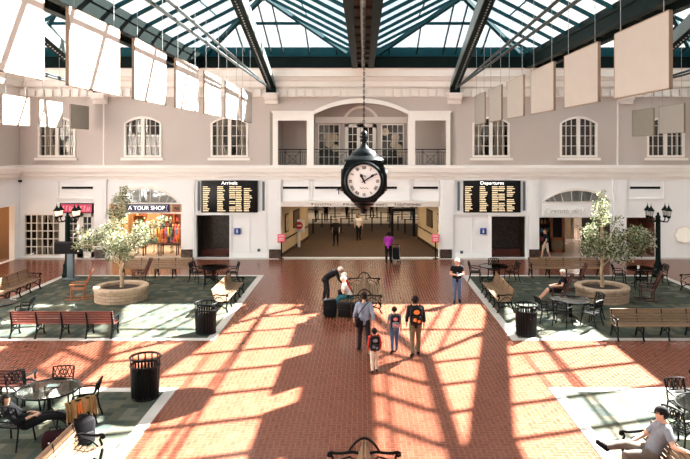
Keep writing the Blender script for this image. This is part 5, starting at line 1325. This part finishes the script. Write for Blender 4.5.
# --- man walking towards the viewer
x, y = ground(457, 303); L = (x, y, 0); J = walk(.10, .02)
for k, s in (('R', 1), ('L', -1)): J['el' + k] = V(s * .26, .03, 1.16); J['wr' + k] = V(s * .08, .26, 1.17)
J['look'] = V(0, 1, -.3)
person('white haired man in a black shirt and jeans walking towards the viewer', J, L, R(176), 1.74, 1.06, .55, .98, 'cblack', 'jeans', 'cblack', 'hairwhite', vox=.013)
r = thing('phone', 'small pale phone held by the white haired man in jeans', 'phone', at((0, .335, 1.19), L, R(176), 1.74), R(176)); MB().rbox(-.04, .04, -.02, .0, -.07, .08, .006, 1).build('phone_case', M['cgrey'], r); MB().box(-.034, .034, -.0235, -.0205, -.06, .07).build('phone_screen', M['boardblack'], r, 0)
# --- woman in purple with a pushchair
x, y = ground(388.5, 263); L = (x, y, 0); J = walk(.10, .02)
for k, s in (('R', 1), ('L', -1)): J['el' + k] = V(s * .26, .08, 1.14); J['wr' + k] = V(s * .20, .30, 1.02)
person('woman in a purple top and black trousers at the mouth of the passage', J, L, R(-15), 1.62, 1.25, .7, .98, 'purple', 'cblack', 'cblack', 'hairdark', hair='long', vox=.015, female=True, m_skin='skintan')
r = thing('luggage_trolley', 'grey luggage trolley beside the woman in purple', 'trolley', (x + .42, y + .12, 0), R(-15))
for s in (-1, 1): MB().tube([(s * .2, -.25, 1.0), (s * .2, -.1, .6), (s * .2, .0, .15), (s * .2, .45, .12)], .018, 6).build('side_tube', M['wire'], r); MB().lathe([(.07, -.02), (.07, .02)], 14, mtx=Matrix.Translation((s * .22, -.02, .07)) @ Matrix.Rotation(PI / 2, 4, 'Y')).build('wheel', M['black'], r)
MB().tube([(-.2, -.25, 1.0), (.2, -.25, 1.0)], .02, 6).build('handle', M['black'], r); MB().lathe([(.06, -.02), (.06, .02)], 12, mtx=Matrix.Translation((0, .42, .06)) @ Matrix.Rotation(PI / 2, 4, 'Y')).build('wheel', M['black'], r); MB().box(-.2, .2, .0, .46, .12, .14).build('load_plate', M['wire'], r, 0)
r = thing('travel_bag', 'dark travel bag standing on the grey luggage trolley', 'bag', (x + .44, y + .34, .145), R(-15)); MB().rbox(-.18, .18, -.15, .15, 0, .62, .05, 2).build('bag_body', M['charcoal'], r); MB().tube([(-.08, 0, .61), (-.06, 0, .68), (.06, 0, .68), (.08, 0, .61)], .014, 6).build('bag_handle', M['black'], r)
# --- white haired group on the middle bench
J = walk(.08, 0); J.update(pel=V(0, -.04, .93), waist=V(0, .10, 1.08), chest=V(0, .32, 1.20), neck=V(0, .47, 1.28), head=V(0, .59, 1.32), look=V(0, .8, -.55))
for k, s in (('R', 1), ('L', -1)): J['sh' + k] = V(s * .175, .42, 1.24); J['el' + k] = V(s * .24, .52, .98); J['wr' + k] = V(s * .16, .66, .80)
person('white haired person in a dark jacket bending over the seated pair', J, (-1.47, 25.75, 0), R(-82), 1.70, 1.08, 1.85, .98, 'cblack', 'charcoal', 'cblack', 'hairwhite', vox=.014)
J = sit(.16, .42); J['look'] = V(0, .8, -.6)
person('white haired woman in a red top sitting on the middle bench', J, (-.52, 25.35, 0), R(95), 1.64, 1.05, .7, .98, 'red', 'charcoal', 'cblack', 'hairwhite', hair='long', vox=.014, female=True)
J = sit(.20, .42); J['look'] = V(-.2, .8, -.6)
for k, s in (('R', 1), ('L', -1)): J['kn' + k] = V(s * .11, .43, .52); J['an' + k] = V(s * .12, .70, .16); J['toe' + k] = V(s * .13, .82, .20)
person('white haired person in a white top and teal trousers on the middle bench', J, (-.50, 24.6, 0), R(100), 1.64, 1.08, .6, .98, 'white_cloth', 'teal_cloth', 'cblack', 'hairwhite', vox=.014)
def suitcase(label, loc, rz, w_, d, h, m):
    r = thing('suitcase', label, 'suitcase', loc, rz)
    MB().rbox(-w_ / 2, w_ / 2, -d / 2, d / 2, .05, h, .04, 2).build('case_body', M[m], r); MB().rbox(-w_ / 2 + .05, w_ / 2 - .05, -d / 2 - .03, -d / 2 + .02, .12, h * .6, .02, 2).build('front_pocket', M[m], r)
    MB().tube([(-.09, 0, h - .02), (-.09, 0, h + .05), (.09, 0, h + .05), (.09, 0, h - .02)], .012, 6).build('handle', M['black'], r)
    for s in (-1, 1): MB().lathe([(.03, -.015), (.03, .015)], 10, mtx=Matrix.Translation((s * w_ * .38, 0, .03)) @ Matrix.Rotation(PI / 2, 4, 'Y')).build('wheel', M['black'], r)
suitcase('black suitcase at the outer left end of the luggage in front of the middle bench', (-1.20, 23.65, 0), R(5), .48, .30, .62, 'cblack')
suitcase('black suitcase in the middle of the luggage in front of the middle bench', (-.68, 23.55, 0), R(-4), .46, .32, .54, 'black')
suitcase('black suitcase nearest the bench end in the luggage by the middle bench', (-.20, 23.62, 0), R(3), .44, .28, .50, 'charcoal')
# --- man in the rocking chair
J = sit(-.17, .40, seat=.44); J['look'] = V(0, 1, -.25)
for k, s in (('R', 1), ('L', -1)): J['an' + k] = V(s * .12, .78, .12); J['toe' + k] = V(s * .13, .90, .17); J['kn' + k] = V(s * .12, .44, .50)
person('white haired man in a black shirt and shorts sitting in a rocking chair', J, (7.75, 25.7, 0), R(80), 1.72, 1.06, .55, .45, 'cblack', 'cblack', 'cblack', 'hairwhite', vox=.014)
# --- man in the black cap on the near bench
J = sit(-.20, .48)
J['look'] = V(.25, 1, -.1); J['knR'] = V(.04, .48, .67); J['anR'] = V(-.08, .82, .66); J['toeR'] = V(-.09, .96, .75)
J['elL'] = V(-.42, -.22, .84); J['wrL'] = V(-.66, -.34, .88); J['elR'] = V(.27, .02, .76); J['wrR'] = V(.12, .28, .70)
ML = (5.30, 11.95, 0); MR = R(86)
person('man in a grey t shirt, taupe trousers and black cap on the nearest right bench', J, ML, MR, 1.80, 1.10, .75, .98, 'cgrey', 'taupe', 'cblack', 'hairdark', vox=.010)
hp = at(J['head'] + V(0, -.01, .045), ML, MR, 1.80); r = thing('cap', 'black peaked cap with a pale strap on the lounging man', 'cap', hp, MR - .24); r.scale = (.9, .92, .86)
mb = MB(); mb.lathe([(.118, -.03), (.12, .02), (.108, .07), (.075, .105), (.03, .122), (.004, .125)], 24); mb.build('crown', M['cblack'], r)
MB().prism([(.100 * math.cos(a), .07 + .19 * math.sin(a)) for a in [PI * i / 12 for i in range(13)]], -.012, .0, plane='xy').build('peak', M['black'], r); MB().tube([(.06 * math.cos(a), -.108 - .012 * math.sin(a), .01 + .02 * math.sin(a)) for a in [PI * i / 8 for i in range(9)]], .010, 5).build('strap', M['cgrey'], r)
# --- woman lounging at the tablet table
J = sit(-.30, .42, seat=.42); J.update(waist=V(0, -.12, .66), chest=V(0, -.27, .80), neck=V(0, -.38, .94), head=V(0, -.40, 1.07))
for k, s in (('R', 1), ('L', -1)): J['sh' + k] = V(s * .175, -.34, .89)
for k, s in (('R', 1), ('L', -1)): J['kn' + k] = V(s * .08, .45, .64); J['an' + k] = V(s * .06, .88, .56); J['toe' + k] = V(s * .07, .93, .70); J['el' + k] = V(s * .28, -.12, .66); J['wr' + k] = V(s * .10, .16, .70)
J['look'] = V(.1, 1, -.1)
person('dark haired woman in black lounging with her legs up at the tablet table', J, (-6.95, 13.38, 0), R(-72), 1.66, 1.0, 1.5, .98, 'cblack', 'cblack', 'charcoal', 'hairdark', hair='long', vox=.012, female=True)
# --- man walking by the shop passage
L = ((545 - CX) * 35.5 / FPX, 35.3, .012); J = walk(.22, .14)
person('man in a black shirt and khaki shorts walking past the shop passage', J, L, R(95), 1.66, 1.05, .6, .45, 'cblack', 'khaki', 'cblack', 'hairbrown', vox=.015)
# --- people in the passage
for px, py, h, top, leg, lab, rz in ((336, 245.5, 1.66, 'charcoal', 'cblack', 'person in dark clothes standing nearest in the passage left of the clock', 170), (358.5, 240, 1.7, 'white_cloth', 'cblack', 'person in a white top standing in the passage under the clock', 190),
                                   (326, 222, 1.7, 'cblack', 'charcoal', 'person in black far inside the passage beside the stanchions', 10), (316, 222, 1.72, 'bluegrey', 'charcoal', 'person in blue grey far inside the passage at the left', 60), (391, 222, 1.68, 'charcoal', 'cblack', 'person in dark grey far inside the passage above the woman in purple', 0),
    (347, 219, 1.75, 'cblack', 'cblack', 'person in black far inside the passage under the clock edge', 40), (372, 218, 1.7, 'maroon', 'cblack', 'person in dark red far inside the passage right of the clock tip', 150), (412, 220, 1.72, 'cblack', 'jeans', 'person in black and jeans far inside the passage beside the scanner frame', 90), (305, 219, 1.7, 'red', 'charcoal', 'person in red farthest to the left inside the passage', 20)):
    x, y = ground(px, py); person(lab, walk(.10, .06), (x, y, .001), R(rz), h, 1.0, .7, .98, top, leg, 'cblack', 'hairdark', vox=.022)
# ------------------------------------------------------------------ small things
r = thing('tablet', 'dark green tablet lying on the glass table at the lower left', 'tablet', (-7.03, 14.75, .7535), R(8)); MB().rbox(-.15, .15, -.11, .11, 0, .012, .006, 1).build('case', M['iron'], r); MB().box(-.13, .13, -.09, .09, .012, .0135).build('screen', mat('green_screen', (.05, .10, .09), .15), r, 0)
J = None
cx_, cy_ = -7.05 + 1.25 * math.cos(R(318)), 14.6 + 1.25 * math.sin(R(318)); rz_ = facing(cx_, cy_, -7.05, 14.6)
r = thing('jacket', 'tan jacket draped over the back of an iron chair', 'jacket', (cx_, cy_, .006), rz_)
def drape(x0, x1, zt, zb, ph):
    n, k = 14, 8; vs = []
    for j in range(k + 1):
        t = j / k; 
        for i in range(n + 1):
            u = i / n; vs.append((x0 + (x1 - x0) * u * (1 + .04 * math.sin(t * 5 + ph)), -.355 - .045 * math.sin(u * 13 + ph) * (0.2 + t) - .05 * t + .06 * (1 - t) ** 6, zt - (zt - zb) * t - .03 * math.sin(u * 7 + ph) * t))
    fs = [(j * (n + 1) + i, j * (n + 1) + i + 1, (j + 1) * (n + 1) + i + 1, (j + 1) * (n + 1) + i) for j in range(k) for i in range(n)]
    m_ = MB(); m_.add(vs, fs); return m_
def thick(o, t=.012): md = o.modifiers.new('thickness', 'SOLIDIFY'); md.thickness = t; return o
thick(drape(-.21, .21, .945, .62, 0).build('jacket_body', M['tanjacket'], r)); thick(drape(-.33, -.20, .92, .52, 1).build('sleeve', M['tanjacket'], r)); thick(drape(.19, .31, .92, .56, 2).build('sleeve', M['tanjacket'], r))
thick(drape(-.06, .05, .90, .66, 3).build('lining', M['orange'], r), .02)
r = thing('backpack', 'black backpack hanging low behind the chair with the tan jacket', 'backpack', (cx_ + .42 * math.sin(rz_), cy_ - .42 * math.cos(rz_), .006), rz_)
MB().rbox(-.22, .22, -.15, .13, 0, .56, .08, 3).build('bag_body', M['cblack'], r); MB().rbox(-.16, .16, -.21, -.14, .05, .30, .04, 2).build('front_pocket', M['charcoal'], r); MB().tube([(-.05, 0, .55), (0, 0, .62), (.05, 0, .55)], .012, 6).build('top_loop', M['black'], r)
r = thing('travel_bag', 'dark maroon bag with white dots on the slate beside the lower left bench', 'bag', (-6.30, 13.30, .006), R(20))
MB().rbox(-.25, .25, -.17, .17, 0, .36, .10, 3).build('bag_body', M['maroon'], r); mb = MB()
for a, b in ((-.1, .2), (.05, .28), (.12, .16), (-.02, .12)): mb.ball((a, -.172, b), .018, 8, 5, sc=(1, .3, 1))
mb.build('white_dots', M['signwhite'], r); MB().tube([(-.12, 0, .34), (-.09, 0, .44), (.09, 0, .44), (.12, 0, .34)], .014, 6).build('bag_handle', M['black'], r)
r = thing('newspaper', 'crumpled white newspaper on the arm side of the chair left of the tablet table', 'newspaper', (-7.87, 15.1, .47), R(30))
mb = MB(); n = 8; vs = [(-.17 + .34 * i / n, -.2 + .4 * j / n, .02 + .02 * math.sin(i * 1.3) * math.cos(j)) for j in range(n + 1) for i in range(n + 1)]; mb.add(vs, [(j * (n + 1) + i, j * (n + 1) + i + 1, (j + 1) * (n + 1) + i + 1, (j + 1) * (n + 1) + i) for j in range(n) for i in range(n)]); thick(mb.build('pages', M['white_cloth'], r), .008)
r = thing('paper_cup', 'small pale cup on the table beside the right lamp post', 'cup', (12.2, 28.8, .754)); MB().lathe([(.04, 0), (.055, .13)], 14).build('cup_wall', M['signwhite'], r); MB().lathe([(.058, .13), (.058, .145), (.045, .15)], 14).build('cup_lid', M['offwhite'], r)
# ------------------------------------------------------------------ light, sky, camera
def lamp(kind, name, loc, energy, col=(1, 1, 1), size=0.5, rot=(0, 0, 0), size_y=None):
    d = bpy.data.lights.new(name, kind); d.energy = energy; d.color = col
    if kind == 'AREA':
        d.size = size
        if size_y: d.shape = 'RECTANGLE'; d.size_y = size_y
    elif kind in ('POINT', 'SPOT'): d.shadow_soft_size = size
    o = bpy.data.objects.new(name, d); COL.objects.link(o); o.location = loc; o.rotation_euler = rot
    return o
sun = lamp('SUN', 'sun', (0, 0, 30), 52.0, (1.0, 0.95, 0.90))
sun.data.angle = R(0.53)
sun.rotation_euler = Vector((-.93, -.87, -1.0)).to_track_quat('-Z', 'Y').to_euler()
w = bpy.data.worlds.new('sky'); SC.world = w; w.use_nodes = True
nt = w.node_tree; bg = nt.nodes['Background']
tc = nt.nodes.new('ShaderNodeTexCoord'); nz = nt.nodes.new('ShaderNodeTexNoise'); nz.inputs['Scale'].default_value = 2.2; nz.inputs['Detail'].default_value = 5
nt.links.new(tc.outputs['Generated'], nz.inputs['Vector'])
rp = nt.nodes.new('ShaderNodeValToRGB'); rp.color_ramp.elements[0].position = .36; rp.color_ramp.elements[1].position = .50
rp.color_ramp.elements[0].color = (0.74, 0.87, 0.99, 1); rp.color_ramp.elements[1].color = (1.0, 0.98, 0.95, 1)
nt.links.new(nz.outputs['Fac'], rp.inputs['Fac']); nt.links.new(rp.outputs['Color'], bg.inputs['Color'])
bg.inputs['Strength'].default_value = 1.35
# lamps added inside the rooms, without visible fixtures
lamp('AREA', 'tour_shop_ceiling_light', ((wx(110) + wx(181)) / 2, 38.6, 3.05), 165, (1.0, 0.80, 0.55), 3.0, size_y=3.0)
for y in (38.5, 42.0): lamp('AREA', 'passage_fill', (0, y, 2.83), 55, (1.0, 0.78, 0.5), 6.0, size_y=.5)  # added area lamps with no fixture, brightening the passage
lamp('AREA', 'far_hall_fill', (0, 57, 2.83), 260, (1.0, 0.86, 0.68), 20.0, size_y=6.0)  # added area lamp with no fixture, brightening the far hall
lamp('AREA', 'shop_passage_day_fill', (13, 46, 2.9), 600, (1.0, 0.93, 0.85), 4.0, size_y=6.0)  # added area lamp standing in for daylight at the back of this passage
lamp('POINT', 'side_room_light', (-20.3, 33.6, 2.7), 60, (1.0, 0.7, 0.4), .2)

cam = bpy.data.cameras.new('camera'); co = bpy.data.objects.new('camera', cam); COL.objects.link(co)
co.location = (0, 0, EYE); co.rotation_euler = (PI / 2, 0, 0)
cam.sensor_fit = 'HORIZONTAL'; cam.sensor_width = 36.0; cam.lens = FPX / 690 * 36
cam.shift_x = -(CX - 345) / 690; cam.shift_y = -(229.5 - CY) / 690
cam.clip_end = 300
SC.camera = co
vs_ = SC.view_settings
vs_.view_transform = 'Standard'; vs_.look = 'None'; vs_.gamma = 1.0; vs_.use_curve_mapping = False
vs_.exposure = 0.85
